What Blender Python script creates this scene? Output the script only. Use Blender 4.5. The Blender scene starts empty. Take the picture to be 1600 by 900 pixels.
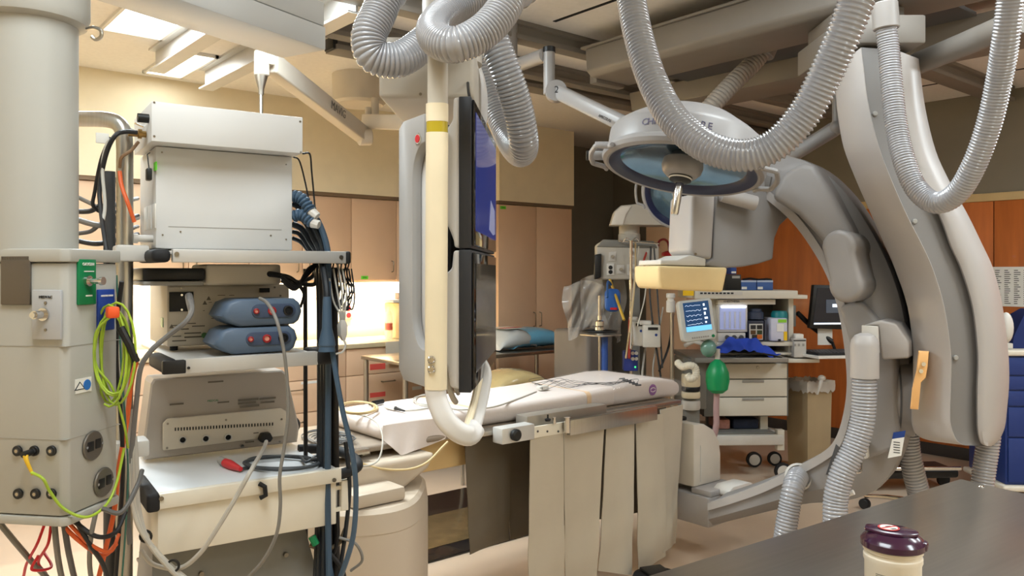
import bpy, bmesh, math, random
from mathutils import Vector, Matrix
random.seed(7)
SC = bpy.context.scene
COL = SC.collection
PI = math.pi
F, CX, CY, EYE = 1250.0, 800.0, 425.0, 1.55
YC, YS = 0.640, 0.7684          # camera heading in the room (X along the cabinet wall)

# ---------- coordinates: pixel + distance -> world point of the room ----------
def W(l, d, z):                  # sideways, forward, height seen from where the photographer stood
    return Vector((YC * d + YS * l, YS * d - YC * l, z))
def P(px, py, d):
    return W((px - CX) / F * d, d, EYE - (py - CY) / F * d)
def ray(px, py):
    return P(px, py, 1.0) - Vector((0, 0, EYE))
def PZ(px, py, z):
    r = ray(px, py); t = (z - EYE) / r.z
    return Vector((0, 0, EYE)) + r * t
def PY(px, py, y):
    r = ray(px, py); return Vector((0, 0, EYE)) + r * (y / r.y)
def PX(px, py, x):
    r = ray(px, py); return Vector((0, 0, EYE)) + r * (x / r.x)
def hit(px, py, M, axis, val):   # pixel ray against a coordinate plane of a local frame
    Mi = M.inverted(); o = Mi @ Vector((0, 0, EYE)); r = Mi.to_3x3() @ ray(px, py)
    return o + r * ((val - o[axis]) / r[axis])

# ---------- materials ----------
def lin(c):
    if isinstance(c, str):
        c = c.lstrip('#'); c = [int(c[i:i+2], 16) / 255 for i in (0, 2, 4)]
    return [x / 12.92 if x <= .04045 else ((x + .055) / 1.055) ** 2.4 for x in c]
_mats = {}
def mat(name, col, rough=.5, metal=0., var=.05, scale=6., bump=0., bscale=200., emit=None, estr=1., coat=0., trans=0., alpha=1., ior=1.45, stretch=None):
    if name in _mats: return _mats[name]
    m = bpy.data.materials.new(name); m.use_nodes = True
    nt = m.node_tree; b = nt.nodes['Principled BSDF']; N = nt.nodes.new; L = nt.links.new
    c = lin(col)
    tc = N('ShaderNodeTexCoord'); mp = N('ShaderNodeMapping'); L(tc.outputs['Object'], mp.inputs['Vector'])
    if stretch: mp.inputs['Scale'].default_value = stretch
    nz = N('ShaderNodeTexNoise'); nz.inputs['Scale'].default_value = scale; nz.inputs['Detail'].default_value = 4
    L(mp.outputs[0], nz.inputs['Vector'])
    rp = N('ShaderNodeValToRGB'); L(nz.outputs[0], rp.inputs[0])
    rp.color_ramp.elements[0].position = .3; rp.color_ramp.elements[1].position = .7
    rp.color_ramp.elements[0].color = [max(0, x * (1 - var)) for x in c] + [1]
    rp.color_ramp.elements[1].color = [min(1, x * (1 + var)) for x in c] + [1]
    L(rp.outputs[0], b.inputs['Base Color'])
    b.inputs['Roughness'].default_value = rough; b.inputs['Metallic'].default_value = metal
    b.inputs['IOR'].default_value = ior; b.inputs['Alpha'].default_value = alpha
    b.inputs['Coat Weight'].default_value = coat; b.inputs['Transmission Weight'].default_value = trans
    if bump:
        n2 = N('ShaderNodeTexNoise'); n2.inputs['Scale'].default_value = bscale; n2.inputs['Detail'].default_value = 3
        L(mp.outputs[0], n2.inputs['Vector'])
        bp = N('ShaderNodeBump'); bp.inputs['Strength'].default_value = bump; bp.inputs['Distance'].default_value = .004
        L(n2.outputs[0], bp.inputs['Height']); L(bp.outputs[0], b.inputs['Normal'])
    if emit:
        b.inputs['Emission Color'].default_value = lin(emit) + [1]; b.inputs['Emission Strength'].default_value = estr
    _mats[name] = m
    return m

# ---------- mesh builder ----------
def spl(pts, n=8, closed=False):
    pts = [Vector(p) for p in pts]
    if len(pts) < 3:
        return [pts[0].lerp(pts[1], i / n) for i in range(n + 1)]
    out = []; N = len(pts)
    for i in range(N if closed else N - 1):
        g = (lambda k: pts[k % N]) if closed else (lambda k: pts[min(max(k, 0), N - 1)])
        a, b, c, d = g(i - 1), g(i), g(i + 1), g(i + 2)
        if not closed and i == 0: a = b * 2 - c
        if not closed and i == N - 2: d = c * 2 - b
        for k in range(n):
            t = k / n
            out.append(.5 * ((2 * b) + (c - a) * t + (2 * a - 5 * b + 4 * c - d) * t * t + (3 * b - a - 3 * c + d) * t ** 3))
    if not closed: out.append(pts[-1])
    return out
def resamp(pts, step):
    cum = [0.]
    for a, b in zip(pts, pts[1:]): cum.append(cum[-1] + (b - a).length)
    n = max(2, round(cum[-1] / step)); out = []; k = 0
    for i in range(n + 1):
        t = cum[-1] * i / n
        while k < len(pts) - 2 and cum[k+1] < t: k += 1
        L = cum[k+1] - cum[k]
        out.append(pts[k].lerp(pts[k+1], (t - cum[k]) / L if L > 1e-9 else 0))
    return out
class MB:
    def __init__(s): s.v = []; s.f = []; s.mi = []; s.cur = 0; s.M = None
    def at(s, M): s.M = M; return s
    def _add(s, vs, fs):
        b = len(s.v)
        for p in vs:
            p = Vector(p); s.v.append(s.M @ p if s.M else p)
        for f in fs:
            s.f.append([b + i for i in f]); s.mi.append(s.cur)
        return s
    def _bm(s, bm, bevel=0, seg=2, ang=30):
        if bevel > 0:
            es = [e for e in bm.edges if len(e.link_faces) == 2 and e.calc_face_angle(0) > math.radians(ang)]
            bmesh.ops.bevel(bm, geom=es, offset=bevel, segments=seg, affect='EDGES', profile=.5, clamp_overlap=True)
        bm.verts.index_update()
        s._add([v.co.copy() for v in bm.verts], [[v.index for v in f.verts] for f in bm.faces]); bm.free()
        return s
    def box(s, x0, x1, y0, y1, z0, z1, bevel=0, seg=2):
        bm = bmesh.new()
        vs = [bm.verts.new(p) for p in ((x0,y0,z0),(x1,y0,z0),(x1,y1,z0),(x0,y1,z0),(x0,y0,z1),(x1,y0,z1),(x1,y1,z1),(x0,y1,z1))]
        for f in ((0,3,2,1),(4,5,6,7),(0,1,5,4),(1,2,6,5),(2,3,7,6),(3,0,4,7)): bm.faces.new([vs[i] for i in f])
        bmesh.ops.recalc_face_normals(bm, faces=bm.faces[:])
        return s._bm(bm, min(bevel, .49 * min(abs(x1-x0), abs(y1-y0), abs(z1-z0))), seg)
    def prism(s, pts, a, b, ax=2, bevel=0, seg=2):   # polygon in the plane normal to axis ax, extruded a..b along it
        bm = bmesh.new()
        def q(p, h):
            r = [p[0], p[1]]; r.insert(ax, h); return r
        lo = [bm.verts.new(q(p, a)) for p in pts]; hi = [bm.verts.new(q(p, b)) for p in pts]; n = len(pts)
        bm.faces.new(lo); bm.faces.new(hi[::-1])
        for i in range(n): bm.faces.new([lo[i], hi[i], hi[(i+1) % n], lo[(i+1) % n]])
        bmesh.ops.recalc_face_normals(bm, faces=bm.faces[:])
        return s._bm(bm, bevel, seg)
    def loft(s, rings, cap0=True, cap1=True, closed=True):
        n = len(rings[0]); vs = [p for r in rings for p in r]; fs = []
        for i in range(len(rings) - 1):
            for k in range(n if closed else n - 1):
                k2 = (k + 1) % n
                fs.append([i*n+k, i*n+k2, (i+1)*n+k2, (i+1)*n+k])
        if closed and cap0: fs.append(list(range(n))[::-1])
        if closed and cap1: fs.append([(len(rings)-1)*n + k for k in range(n)])
        return s._add(vs, fs)
    def tube(s, pts, r, n=8, cap=True, up=None):
        pts = [Vector(p) for p in pts]
        pts = [p for i, p in enumerate(pts) if i == 0 or (p - pts[i-1]).length > 1e-7]
        rs = r if isinstance(r, (list, tuple)) else [r] * len(pts)
        if len(rs) != len(pts): rs = [rs[0] + (rs[-1]-rs[0]) * i / (len(pts)-1) for i in range(len(pts))]
        T = [(pts[min(i+1, len(pts)-1)] - pts[max(i-1, 0)]).normalized() for i in range(len(pts))]
        nrm = T[0].orthogonal().normalized() if up is None else (Vector(up) - T[0] * Vector(up).dot(T[0])).normalized()
        rings = []
        for i, p in enumerate(pts):
            nrm = (nrm - T[i] * nrm.dot(T[i])).normalized(); bn = T[i].cross(nrm)
            rings.append([p + (nrm * math.cos(2*PI*k/n) + bn * math.sin(2*PI*k/n)) * rs[i] for k in range(n)])
        return s.loft(rings, cap, cap)
    def hose(s, pts, r, pitch=.017, depth=.08, n=30, wire=False):
        sp = resamp(spl(pts, 24), pitch / 5)
        k = (1 - depth, 1 - depth, 1 - depth * .35, 1.0, 1 - depth * .35) if wire else (1 - depth, 1 - depth * .3, 1.0, 1.0, 1 - depth * .3)
        return s.tube(sp, [r * k[i % 5] for i in range(len(sp))], n)
    def sect(s, path, sec, up=(0,0,1), scales=None, cap=True):   # sweep a flat section (a along side, b along up) along a path
        path = [Vector(p) for p in path]; rings = []; up = Vector(up)
        for i, p in enumerate(path):
            t = (path[min(i+1, len(path)-1)] - path[max(i-1, 0)]).normalized()
            sd = t.cross(up).normalized(); u2 = sd.cross(t)
            k = scales[i] if scales else (1, 1)
            rings.append([p + sd * a * k[0] + u2 * b * k[1] for a, b in sec])
        return s.loft(rings, cap, cap)
    def lathe(s, prof, o=(0,0,0), axis=(0,0,1), n=24, cap=True):
        o = Vector(o); ax = Vector(axis).normalized(); a = ax.orthogonal().normalized(); b = ax.cross(a)
        return s.loft([[o + ax * z + (a * math.cos(2*PI*k/n) + b * math.sin(2*PI*k/n)) * max(r, 1e-4) for k in range(n)] for r, z in prof], cap, cap)
    def cyl(s, p0, p1, r, n=20, r2=None, bevel=0):
        p0, p1 = Vector(p0), Vector(p1); L = (p1 - p0).length; r2 = r if r2 is None else r2
        pr = [(r, 0), (r2, L)] if not bevel else [(r-bevel, 0), (r, bevel), (r2, L-bevel), (r2-bevel, L)]
        return s.lathe(pr, p0, p1 - p0, n)
    def ball(s, c, r, n=16, m=10):
        r = (r, r, r) if not isinstance(r, (tuple, list)) else r; c = Vector(c)
        return s.loft([[c + Vector((r[0]*math.sin(PI*(i+.02)/(m+.04))*math.cos(2*PI*k/n), r[1]*math.sin(PI*(i+.02)/(m+.04))*math.sin(2*PI*k/n), -r[2]*math.cos(PI*(i+.02)/(m+.04)))) for k in range(n)] for i in range(m+1)])
    def sheet(s, fn, nu, nv, th=.002):          # a cloth surface fn(u,v) -> point, given thickness
        g = [[Vector(fn(i/nu, j/nv)) for j in range(nv+1)] for i in range(nu+1)]
        def nm(i, j):
            a = g[min(i+1,nu)][j] - g[max(i-1,0)][j]; b = g[i][min(j+1,nv)] - g[i][max(j-1,0)]
            c = a.cross(b); return c.normalized() if c.length > 1e-12 else Vector((0,0,1))
        vs = [g[i][j] for i in range(nu+1) for j in range(nv+1)] + [g[i][j] - nm(i,j)*th for i in range(nu+1) for j in range(nv+1)]
        w = nv + 1; o = (nu+1)*w; fs = []
        for i in range(nu):
            for j in range(nv):
                a, b, c, d = i*w+j, (i+1)*w+j, (i+1)*w+j+1, i*w+j+1
                fs.append([a,b,c,d]); fs.append([o+d,o+c,o+b,o+a])
        rim = [i*w for i in range(nu+1)] + [nu*w+j for j in range(1,w)] + [i*w+nv for i in range(nu-1,-1,-1)] + [j for j in range(nv-1,0,-1)]
        for a, b in zip(rim, rim[1:]+rim[:1]): fs.append([a, o+a, o+b, b])
        return s._add(vs, fs)

def rrect(w, h, r, n=4, cx=0, cy=0):
    out = []
    r = min(r, w/2 - 1e-4, h/2 - 1e-4)
    for k, (sx, sy) in enumerate(((1,1),(-1,1),(-1,-1),(1,-1))):
        for i in range(n+1):
            a = (k + i/n) * PI/2
            out.append((cx + sx*(w/2-r) + r*math.cos(a), cy + sy*(h/2-r) + r*math.sin(a)))
    return out

# ---------- objects ----------
_wm = {}                          # object name -> world matrix (parts share their thing's frame)
def _finish(o, mb, m, sharp=32):
    me = o.data
    for x in (m if isinstance(m, (list, tuple)) else [m]): me.materials.append(x)
    for p, k in zip(me.polygons, mb.mi): p.use_smooth = True; p.material_index = k
    bm = bmesh.new(); bm.from_mesh(me)
    bmesh.ops.recalc_face_normals(bm, faces=bm.faces[:]); bm.to_mesh(me); bm.free()
    me.set_sharp_from_angle(angle=math.radians(sharp))
def thing(name, label, cat, loc=(0,0,0), M=None, group=None):
    o = bpy.data.objects.new(name, None); COL.objects.link(o); o.empty_display_size = .1
    M = M if M is not None else Matrix.Translation(Vector(loc))
    o.matrix_basis = M; _wm[o.name] = M.copy()
    o['label'] = label; o['category'] = cat
    if group: o['group'] = group
    return o
def part(name, mb, m, parent, world=True, label=None, sharp=32):   # world=True: built in room coordinates
    M = _wm[parent.name]
    vs = mb.v
    if world: Mi = M.inverted(); vs = [Mi @ p for p in vs]
    me = bpy.data.meshes.new(name); me.from_pydata([tuple(p) for p in vs], [], mb.f); me.update()
    o = bpy.data.objects.new(name, me); COL.objects.link(o); o.parent = parent; _wm[o.name] = M
    if label: o['label'] = label
    _finish(o, mb, m, sharp); return o
def solo(name, mb, m, label=None, cat=None, group=None, kind=None, sharp=32):
    lo = [min(p[i] for p in mb.v) for i in range(3)]; hi = [max(p[i] for p in mb.v) for i in range(3)]
    c = Vector(((lo[0]+hi[0])/2, (lo[1]+hi[1])/2, lo[2]))
    me = bpy.data.meshes.new(name); me.from_pydata([tuple(p - c) for p in mb.v], [], mb.f); me.update()
    o = bpy.data.objects.new(name, me); COL.objects.link(o); o.location = c; _wm[o.name] = Matrix.Translation(c)
    if label: o['label'] = label
    if cat: o['category'] = cat
    if group: o['group'] = group
    if kind: o['kind'] = kind
    _finish(o, mb, m, sharp); return o
def copy_tree(o, parent=None, M=None):
    c = o.copy(); COL.objects.link(c)
    if parent: c.parent = parent; _wm[c.name] = _wm[parent.name]
    if M is not None: c.matrix_basis = M; _wm[c.name] = M.copy()
    for ch in [x for x in list(bpy.data.objects) if x.parent == o]: copy_tree(ch, c)
    return c
def FR(l, d, z, ang):            # a frame standing at (sideways, forward, height), its x axis turned ang degrees away from straight sideways
    a = math.radians(ang); u = W(math.cos(a), math.sin(a), 0); v = W(-math.sin(a), math.cos(a), 0); o = W(l, d, z)
    return Matrix(((u.x, v.x, 0, o.x), (u.y, v.y, 0, o.y), (0, 0, 1, o.z), (0, 0, 0, 1)))
def text(s, size, o, right, up, parent, m, name='lettering', th=.0008, align='CENTER', label=None, world=True):
    cu = bpy.data.curves.new('t', 'FONT'); cu.body = s; cu.size = size; cu.align_x = align; cu.align_y = 'CENTER'; cu.extrude = th; cu.resolution_u = 2
    t = bpy.data.objects.new('t', cu); COL.objects.link(t)
    dg = bpy.context.evaluated_depsgraph_get(); dg.update()
    me = bpy.data.meshes.new_from_object(t.evaluated_get(dg)); bpy.data.objects.remove(t)
    r = Vector(right).normalized(); u = Vector(up); u = (u - r * u.dot(r)).normalized(); n = r.cross(u); o = Vector(o)
    mb = MB(); mb._add([o + r*v.co.x + u*v.co.y + n*v.co.z for v in me.vertices], [list(p.vertices) for p in me.polygons])
    bpy.data.meshes.remove(me)
    return part(name, mb, m, parent, world, label)
def sector(px, py, d): return P(px, py, d)
def cable(pts, r, m, label, group=None, name='cable', n=8, seg=8, cat='cable'):
    mb = MB(); mb.tube(spl([P(*p) if not isinstance(p, Vector) else p for p in pts], seg), r, n)
    return solo(name, mb, m, label, cat, group)

# ---------- camera ----------
cam = bpy.data.cameras.new('camera'); co = bpy.data.objects.new('camera', cam); COL.objects.link(co)
cam.sensor_fit = 'HORIZONTAL'; cam.sensor_width = 36; cam.lens = 36 * F / 1600; cam.shift_y = -(450 - CY) / 1600; cam.clip_start = .02
r_, u_, b_ = W(1,0,0), Vector((0,0,1)), -W(0,1,0)
co.matrix_world = Matrix(((r_.x,u_.x,b_.x,0),(r_.y,u_.y,b_.y,0),(r_.z,u_.z,b_.z,EYE),(0,0,0,1)))
SC.camera = co
vs = SC.view_settings; vs.view_transform = 'Standard'; vs.look = 'None'; vs.gamma = 1; vs.use_curve_mapping = False; vs.exposure = 0.12
SC.cycles.use_denoising = True; SC.cycles.max_bounces = 8; SC.cycles.diffuse_bounces = 4; SC.cycles.transparent_max_bounces = 12
SC.cycles.sample_clamp_indirect = 6; SC.cycles.caustics_reflective = False; SC.cycles.caustics_refractive = False
wd = bpy.data.worlds.new('world'); SC.world = wd; wd.use_nodes = True
wd.node_tree.nodes['Background'].inputs[0].default_value = (.5, .45, .4, 1); wd.node_tree.nodes['Background'].inputs[1].default_value = .05

# ---------- shared materials ----------
WHITE = mat('white_plastic', '#dedad3', .42)
PALE = mat('pale_grey_plastic', '#cdc9c2', .45)
GREY = mat('mid_grey_plastic', '#9b9892', .5)
DGREY = mat('dark_grey_plastic', '#4a4a4c', .5)
BLACK = mat('black_plastic', '#161617', .45)
RUBBER = mat('black_rubber', '#1b1b1d', .7)
STEEL = mat('brushed_steel', '#b4b0a8', .32, 1., .06, 5, stretch=(60, 2, 2))
CHROME = mat('chrome', '#d8d6d2', .12, 1., .02)
CREAM = mat('cream_plastic', '#e8dabc', .5)
CREAMW = mat('cream_white_enamel', '#e4dccb', .4)
ALU = mat('aluminium', '#c9c7c3', .4, .25, .04)
HOSE = mat('grey_ribbed_hose', '#9d9da1', .2, 0, .04, coat=.8)
RED = mat('red_plastic', '#c8202a', .4)
GREEN = mat('green_plastic', '#0f7a48', .4)
NAVY = mat('navy_plastic', '#1f3f86', .4)
ORANGE = mat('orange_plastic', '#ea5a26', .45)
PAPER = mat('white_paper', '#e9e6df', .8)
INK = mat('black_ink', '#26262a', .8)
LIME = mat('lime_label', '#6fe03a', .7)
PINKL = mat('pink_label', '#ef5f55', .7)
CABG = mat('grey_cable', '#7d7a75', .5)
CABL = mat('light_grey_cable', '#b5b0a6', .5)
CABB = mat('black_cable', '#1d1c1d', .5)
CABBL = mat('slate_blue_cable', '#465d74', .5)
CABO = mat('orange_cable', '#d9602c', .5)
SCREWM = mat('screw_steel', '#8c857a', .3, 1.)
GLOSSB = mat('black_glass', '#0c0d10', .08, coat=.3)
DARK = mat('dark_recess', '#0d0c0c', .8)
# ================= the room shell =================
X0, X1, Y0, Y1, H = -2.6, 7.1, -2.4, 6.62, 3.0
WALLM = mat('warm_beige_wall_paint', '#f2e4c4', .75, var=.03, bump=.05)
OLIVE = mat('olive_grey_wall_paint', '#7f7768', .8, var=.03, bump=.05)
CEILM = mat('white_ceiling_tile', '#ebe7e1', .85, var=.03, scale=30, bump=.15, bscale=300)
FLOORM = mat('beige_vinyl_floor', '#cbb59e', .34, var=.06, scale=2.2, bump=.02)
WOOD = mat('orange_wood_veneer', '#b8652c', .42, var=.16, scale=5, stretch=(3, 3, .35), coat=.1)
WOODS = mat('wood_seam', '#5a2c13', .6)
CABM = mat('tan_laminate', '#e6c3a2', .5, var=.03, scale=3)
CABE = mat('tan_laminate_edge', '#7d6851', .6)
TOPM = mat('cream_worktop', '#d9c9a6', .35, var=.04, scale=40)
def st(name, mb, m): return solo(name, mb, m, kind='structure')
st('floor', MB().box(X0, X1, Y0, Y1, -.1, 0), FLOORM)
st('ceiling', MB().box(X0, X1, Y0, Y1, H, H + .1), CEILM)
w = MB().box(X0, 5.8, Y1, Y1 + .1, 0, H); st('wall_left', w, WALLM)
st('wall_left_recess', MB().box(5.8, X1, Y1, Y1 + .1, 0, H), OLIVE)
w = MB().box(X1, X1 + .1, Y0, Y1, 0, H); st('wall_right', w, OLIVE)
st('wall_back', MB().box(X0, X1, Y0 - .1, Y0, 0, H), WALLM)
st('wall_front', MB().box(X0 - .1, X0, Y0, Y1, 0, H), WALLM)
mw = MB(); y = Y0
for i, y in enumerate([-2.4, -1.2, 0.02, 1.24, 2.46, 3.68, 4.9]):
    mw.cur = 0; mw.box(X1 - .02, X1, y + .004, min(y + 1.216, 5.6), .1, 2.12, .003)
mw.cur = 1; mw.box(X1 - .008, X1, Y0, 5.6, .1, 2.12)
st('wall_right_panelling', mw, [WOOD, WOODS])
st('trim_1', MB().box(X1 - .03, X1, Y0, 5.6, 2.12, 2.185, .005), mat('trim_paint', '#c8ac7c', .6))
st('baseboard_right', MB().box(X1 - .025, X1, Y0, 5.6, 0, .1, .004), mat('dark_base', '#3c3531', .6))
st('baseboard_left', MB().box(X0, 5.8, Y1 - .015, Y1, 0, .1, .004), mat('dark_base', '#3c3531', .6))
st('wall_left_soffit', MB().box(X0, 4.8, 6.28, Y1, 2.235, H).box(4.8, 5.79, 5.95, Y1, 2.235, H), WALLM)
st('trim_2', MB().box(X0, 4.8, 6.29, 6.33, 2.205, 2.235).box(4.8, 5.79, 5.96, 6.0, 2.205, 2.235), CABE)
# dark joints between the large ceiling panels on the equipment side
k = 3
for x, ya, yb in ((2.55, 1.2, 3.4), (3.15, 1.2, 3.4), (3.75, -1, 3.4), (4.5, -2, 3.4), (5.15, -2, 3.4), (5.8, -2, 3.4), (6.45, -2, 3.4)):
    st('trim_%d' % k, MB().box(x - .012, x + .012, ya, yb, H - .003, H + .001), DARK); k += 1

# ---------- cabinets ----------
HANDM = mat('satin_nickel_pull', '#9a8c78', .35, 1.)
def pull(mb, x, y, z, L=.1, vert=True):
    if vert: mb.tube([(x,y,z-L/2),(x,y-.03,z-L/2+.006),(x,y-.034,z-L/2+.02),(x,y-.034,z+L/2-.02),(x,y-.03,z+L/2-.006),(x,y,z+L/2)], .0045, 8)
    else: mb.tube([(x-L/2,y,z),(x-L/2+.006,y-.03,z),(x-L/2+.02,y-.034,z),(x+L/2-.02,y-.034,z),(x+L/2-.006,y-.03,z),(x+L/2,y,z)], .0045, 8)
def tag_on(par, x, y, z, w, h, s, m, ink=INK):
    p = part('label_tag', MB().box(x-w/2, x+w/2, y-.002, y, z-h/2, z+h/2), m, par, label=None)
    if s: text(s, h*.8, (x, y-.0022, z), (1,0,0), (0,0,1), p, ink)
def upper(x0, x1, label):
    t = thing('wall_cabinet', label, 'cabinet', ((x0+x1)/2, 6.46, 1.475), group=None)
    part('cabinet_body', MB().box(x0+.001, x1-.001, 6.335, Y1-.004, 1.475, 2.205), CABM, t)
    xm = (x0+x1)/2
    for a, b, hx in ((x0, xm, xm-.05), (xm, x1, xm+.05)):
        d = part('door', MB().box(a+.003, b-.003, 6.313, 6.335, 1.478, 2.2, .002), CABM, t)
        m = MB(); pull(m, hx, 6.313, 1.6); part('door_handle', m, HANDM, d)
    return t
lab = {0: 'tan wall cabinet hidden mostly behind the gas boom column, above the worktop', 1: 'tan two-door wall cabinet right behind the stacked white equipment boxes', 2: 'tan wall cabinet with pale tape labels on its bottom edge, above the lit outlet', 3: 'tan wall cabinet with green tag beside the white monitor yoke'}
ups = [upper(-.55, .5, lab[0]), upper(.5, 1.55, 'tan wall cabinet behind the steel rack pole, left of the stacked equipment'), upper(1.55, 2.5, lab[1]), upper(2.5, 3.42, lab[2]), upper(3.42, 4.34, lab[3])]
tag_on(ups[3], 2.72, 6.313, 1.49, .15, .02, '', PAPER); tag_on(ups[3], 3.13, 6.313, 1.49, .17, .02, '', PAPER)
tag_on(ups[4], 3.55, 6.313, 1.5, .07, .03, '24A', LIME); tag_on(ups[3], 3.02, 6.313, 1.83, .025, .12, '', PINKL)
tag_on(ups[3], 3.3, 6.313, 1.49, .03, .02, '', PAPER)
f = MB().box(4.34, 4.8, 6.335, Y1-.004, 1.475, 2.205, .002)
solo('wall_cabinet', f, CABM, 'narrow plain tan filler cabinet between wall cabinets and tall cupboard', 'cabinet')

t = thing('tall_cabinet', 'tall tan two-door cupboard with a green tag beside the dark recess', 'cabinet', (5.29, 6.3, 0))
part('cabinet_body', MB().box(4.8, 5.78, 5.992, Y1-.004, .1, 2.2).box(4.82, 5.76, 6.05, Y1-.03, .001, .1), CABM, t)
for a, b, hx in ((4.8, 5.29, 5.25), (5.29, 5.78, 5.33)):
    d = part('door', MB().box(a+.003, b-.003, 5.97, 5.992, .11, 2.2, .002), CABM, t)
    m = MB(); pull(m, hx, 5.97, 1.08, .14); part('door_handle', m, HANDM, d)
tag_on(t, 4.86, 5.97, 2.17, .07, .03, '25A', LIME)

def base(x0, x1, label, rows=((.11,.42),(.42,.68),(.68,.905)), tags=()):
    t = thing('base_cabinet', label, 'cabinet', ((x0+x1)/2, 6.3, 0))
    part('cabinet_body', MB().box(x0+.001, x1-.001, 6.022, Y1-.004, .1, .908).box(x0+.02, x1-.02, 6.1, Y1-.03, .001, .1), CABM, t)
    for a, b in rows:
        d = part('drawer', MB().box(x0+.004, x1-.004, 6.0, 6.022, a+.003, b-.003, .002), CABM, t)
        m = MB(); pull(m, (x0+x1)/2, 6.0, b-.07, .13, False); part('drawer_handle', m, HANDM, d)
    for g in tags: tag_on(t, g[0], 6.0, g[1], g[2], g[3], g[4], g[5])
    return t
base(-.6, .4, 'tan drawer cabinet far left behind the gas boom')
base(.4, 1.4, 'tan drawer cabinet behind the left edge of the equipment rack')
base(1.4, 2.3, 'tan drawer cabinet behind the dark rack post with green tag', tags=((1.93, .66, .09, .04, '21A', LIME), (2.13, .4, .2, .02, '', PAPER)))
base(2.3, 3.2, 'tan drawer cabinet with long pale label, right of the dark rack post', tags=((2.45, .66, .09, .04, '22A', LIME), (2.9, .66, .2, .02, '', PAPER), (2.55, .4, .2, .02, '', PAPER)))
base(3.2, 4.0, 'tan drawer cabinet with two red stickers under the steel table end', tags=((3.5, .74, .15, .05, '', PINKL), (3.5, .5, .15, .04, '', PINKL), (3.86, .7, .1, .045, '23A', LIME), (3.9, .52, .1, .03, '', PAPER)))
base(4.0, 4.79, 'tan drawer cabinet with a pink and white sign, beside the tall cupboard', tags=((4.12, .56, .12, .16, '', PAPER), (4.12, .56, .1, .05, '', mat('magenta_label', '#ef3fa0', .7))))
wt = thing('worktop', 'long cream worktop over the tan drawers under bright lighting', 'worktop', (2, 6.3, .91))
part('worktop_slab', MB().box(X0, 4.79, 5.97, Y1-.004, .9105, .95, .006), TOPM, wt)
part('backsplash', MB().box(X0, 4.79, Y1-.024, Y1-.004, .95, 1.05, .003), TOPM, wt)
def uc_light(x0, x1):
    t = thing('under_cabinet_light', 'slim fluorescent strip under the wall cabinets ' + ('behind the gas boom column' if x0 < 0 else 'left of the white monitor yoke'), 'lamp', ((x0+x1)/2, 6.5, 1.45))
    part('housing', MB().box(x0, x1, 6.44, 6.54, 1.455, 1.475, .003), WHITE, t)
    part('tube', MB().cyl((x0+.02, 6.49, 1.445), (x1-.02, 6.49, 1.445), .01, 10), mat('lit_tube', '#fff6e2', .5, emit='#fff0d2', estr=6), t)
    L = bpy.data.lights.new('under_cabinet_lamp', 'AREA'); L.shape = 'RECTANGLE'; L.size = x1-x0; L.size_y = .06; L.energy = 17*(x1-x0); L.color = (1, .92, .76)
    o = bpy.data.objects.new('under_cabinet_lamp', L); COL.objects.link(o); o.location = ((x0+x1)/2, 6.49, 1.43); o.rotation_euler = (math.radians(18), 0, 0)
uc_light(-.5, 1.5); uc_light(1.6, 4.3)
t = thing('wall_outlet', 'beige wall plate with two red sockets above the lit worktop', 'outlet', (3.05, Y1-.01, 1.1))
OX = PY(544, 487, Y1-.02)
part('plate', MB().box(OX.x-.045, OX.x+.045, Y1-.028, Y1-.0, OX.z-.07, OX.z+.07, .004), mat('outlet_plate', '#e2cfae', .5), t)
for dz in (-.032, .032): part('socket', MB().cyl((OX.x, Y1-.034, OX.z+dz), (OX.x, Y1-.02, OX.z+dz), .024, 16), RED, t)

# paper tray and rack on the worktop
q = PY(618, 528, 6.25)
t = thing('desk_organiser', 'beige upright paper rack on the worktop against the monitor yoke', 'organiser', (q.x, q.y, .95))
part('rack_body', MB().box(q.x-.03, q.x+.25, 6.1, 6.4, .951, 1.27, .01), mat('organiser_beige', '#cdb58b', .6), t)
part('tray', MB().box(q.x-.14, q.x+.25, 6.06, 6.42, 1.28, 1.3, .004), PAPER, t)
solo('clipboard', MB().box(q.x+.05, q.x+.28, 6.1, 6.35, 1.301, 1.36, .006), mat('brown_board', '#5a4434', .6), 'dark brown clipboard stack lying on the beige paper rack', 'clipboard')
t = thing('wash_bottle', 'clear bottle with red mark standing left of the beige paper rack', 'bottle', (q.x-.1, 6.2, .95))
part('bottle_body', MB().lathe([(.03,0),(.034,.01),(.034,.2),(.03,.23),(.012,.25),(.012,.28)], (q.x-.1,6.2,.953), n=16), mat('clear_plastic', '#e8e2d8', .15, alpha=.45), t)
part('bottle_mark', MB().lathe([(.035,.08),(.035,.14)], (q.x-.1,6.2,.953), n=16, cap=False), mat('red_mark', '#d86a55', .6), t)
solo('paper_sheet', MB().box(q.x-.28, q.x+.02, 5.952, 5.955, .76, .95), mat('sheet_sleeve', '#d5cdbd', .3), 'clear paper sleeve hanging from the worktop edge above steel table', 'paper')
t = thing('crate', 'pale vented plastic crate on the floor behind the dark rack post', 'crate', (1.9, 5.5, 0))
part('crate_body', MB().box(1.45, 1.95, 5.3, 5.75, 0, .45, .02), mat('crate_white', '#cfc2ae', .6), t)
for i in range(9): part('vent_slot', MB().box(1.5+i*.045, 1.525+i*.045, 5.294, 5.302, .3, .4), DGREY, t)

# beige door leaf in the far corner of the panelled wall
t = thing('cupboard', 'plain tall tan cupboard in the far corner behind the gas pendant', 'cabinet', (6.9, 5.2, 0))
ya, yb = PX(1073, 400, 6.8).y, PX(1009, 400, 6.8).y
part('cabinet_body', MB().box(6.822, X1-.03, ya, yb, 0, 2.3, .004), CABM, t)
part('door', MB().box(6.8, 6.822, ya+.004, yb-.004, .05, 2.29, .003), CABM, t)

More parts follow.
